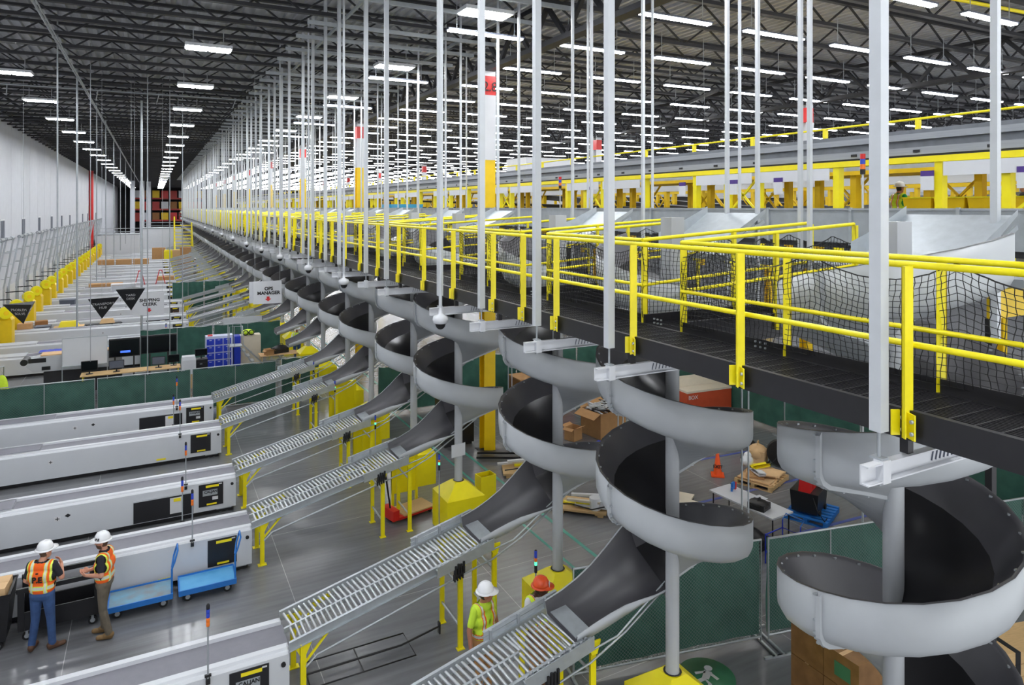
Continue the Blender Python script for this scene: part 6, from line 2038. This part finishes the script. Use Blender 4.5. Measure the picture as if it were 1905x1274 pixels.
for i, x in enumerate((-1.1, 0.55)):
    t = thing('step_ladder', f'{["left", "right"][i]} red step ladder standing open beyond the clerk sign', 'ladder', (x, 70.4, 0))
    for sx in (-1, 1):
        for sy in (-1, 1):
            MB().bar((sx * 0.55, sy * 0.22, 0), (sx * 0.1, sy * 0.15, 1.95), 0.06, 0.06).build('leg', 'red', t)
    MB().box(-0.14, 0.14, -0.2, 0.2, 1.93, 1.99).build('top_cap', 'red', t)
    for k in range(5):
        u = 0.15 + 0.17 * k
        MB().box(0.55 - 0.45 * u - 0.04, 0.55 - 0.45 * u + 0.04, -0.2, 0.2, 1.95 * u - 0.02, 1.95 * u + 0.02).build('rung', 'galv', t)
for i, x in enumerate((-5.0, -3.15, -1.35)):
    carton(f'{["left", "middle", "right"][i]} one of three big brown cartons in a row far down the hall', (x, 94.0, 0), (1.65, 1.2, 1.5), 0.0, 'card', group='three big cartons in a row')
for i, (x, y, w, h, m) in enumerate(((0.6, 103, 1.6, 2.3, 'card'), (2.6, 104, 1.2, 1.9, 'card2'), (3.9, 105, 1.4, 2.2, 'card'))):
    carton(f'{["left", "middle", "right"][i]} carton stack before the white rooms', (x, y, 0), (w, 1.2, h), 0.0, m, group='carton stacks before the white rooms')
tag(MB().box(-0.5, 0.5, -0.4, 0.4, 0, 1.9).taper(-0.5, 0.5, -0.4, 0.4, 1.9, 2.1, 0.1, 0.1).build('yellow_hopper', 'yellow', None, (1.7, 101.5, 0)), 'yellow hopper between the carton stacks', 'hopper')
for i, (x0, x1, y, h) in enumerate(((-7.6, -1.9, 117, 3.6), (-1.7, 4.2, 128, 4.2))):
    t = thing('white_room', f'{["left", "right"][i]} white partition room at the far end of the dock hall', 'room', ((x0 + x1) / 2, y, 0))
    w = (x1 - x0) / 2
    MB().box(-w, w, 0, 5, 0, h).build('room_wall', 'white', t)
    MB().box(-w, w, -0.05, 5.05, h, h + 0.12).build('room_roof', 'galv_dull', t)
    MB().tube([(-w, 0, h + 1.0), (w, 0, h + 1.0)], 0.04, 6).tube([(-w, 0, h + 0.5), (w, 0, h + 0.5)], 0.03, 6).build('roof_rail', 'galv', t)
t = thing('yellow_stair', 'yellow stair tower at the far end of the chute row', 'stair', (4.0, 112, 0))
for k in range(10):
    MB().box(-1.2, 1.2, k * 0.5, k * 0.5 + 0.5, 0.5 * k + 0.4, 0.5 * k + 0.5).build('tread', 'yellow', t)
for s in (-1.2, 1.2):
    MB().bar((s, 0, 0.3), (s, 5, 5.2), 0.12, 0.4).build('stringer', 'yellow', t)
    MB().bar((s, 0, 1.4), (s, 5, 6.3), 0.08, 0.1).build('handrail', 'yellow', t)
    MB().box(s - 0.1, s + 0.1, 4.9, 5.1, 0, 6.3).build('post', 'yellow', t)
rk = thing('storage_rack', 'distant red and orange storage rack at the very end', 'rack', (2.5, 196, 0))
for k, z in enumerate((4.2, 7.0, 9.8)):
    MB().box(-7, 9, -1, 1, z, z + 0.4).build('shelf_beam', 'red_rack', rk)
    for q in range(8):
        MB().box(-6.8 + q * 2, -5.2 + q * 2, -0.9, 0.9, z + 0.4, z + 2.2).build('rack_load', ['red_rack', 'orange_yellow', 'white', 'red', 'card3'][(q * 2 + k) % 5], rk)
for x in (-7, -3, 1, 5, 9):
    MB().box(x - 0.15, x + 0.15, -1.1, 1.1, 0, 13).build('upright', 'steel_dark', rk)
for i, (x, y) in enumerate(((-3.6, 150), (-2.0, 150), (-0.9, 152))):
    tag(MB().box(-0.4, 0.4, -0.4, 0.4, 0, 13).build('pale_pier', 'wall', None, (x, y, 0)), f'{["left", "middle", "right"][i]} pale pier at the far end of the hall', 'pier')
# white room on the mezzanine far right
t = thing('mezzanine_office', 'small white office box under the roof in the right background', 'office', (24.6, 41.5, 0))
MB().box(-1.7, 2.2, 0, 3, 6.5, 11.2).build('office_wall', 'white', t)
MB().box(0.5, 1.3, -0.03, 0, 9.9, 10.4).build('office_window', 'screen', t)
for s in (-1.5, 2.0):
    MB().box(s - 0.15, s + 0.15, 0.2, 0.5, 0, 6.5).build('office_leg', 'steel_dark', t)
for i, (x, y) in enumerate(((10.3, 30.0), (10.3, 31.6))):
    tag(MB().taper(-0.5, 0.5, -0.6, 0.6, 0, 0.35, -0.05, -0.05).build('tote', 'cyan', None, (x, y, 7.5)), f'{["nearer", "farther"][i]} cyan tote on the sorter behind the panels', 'tote')
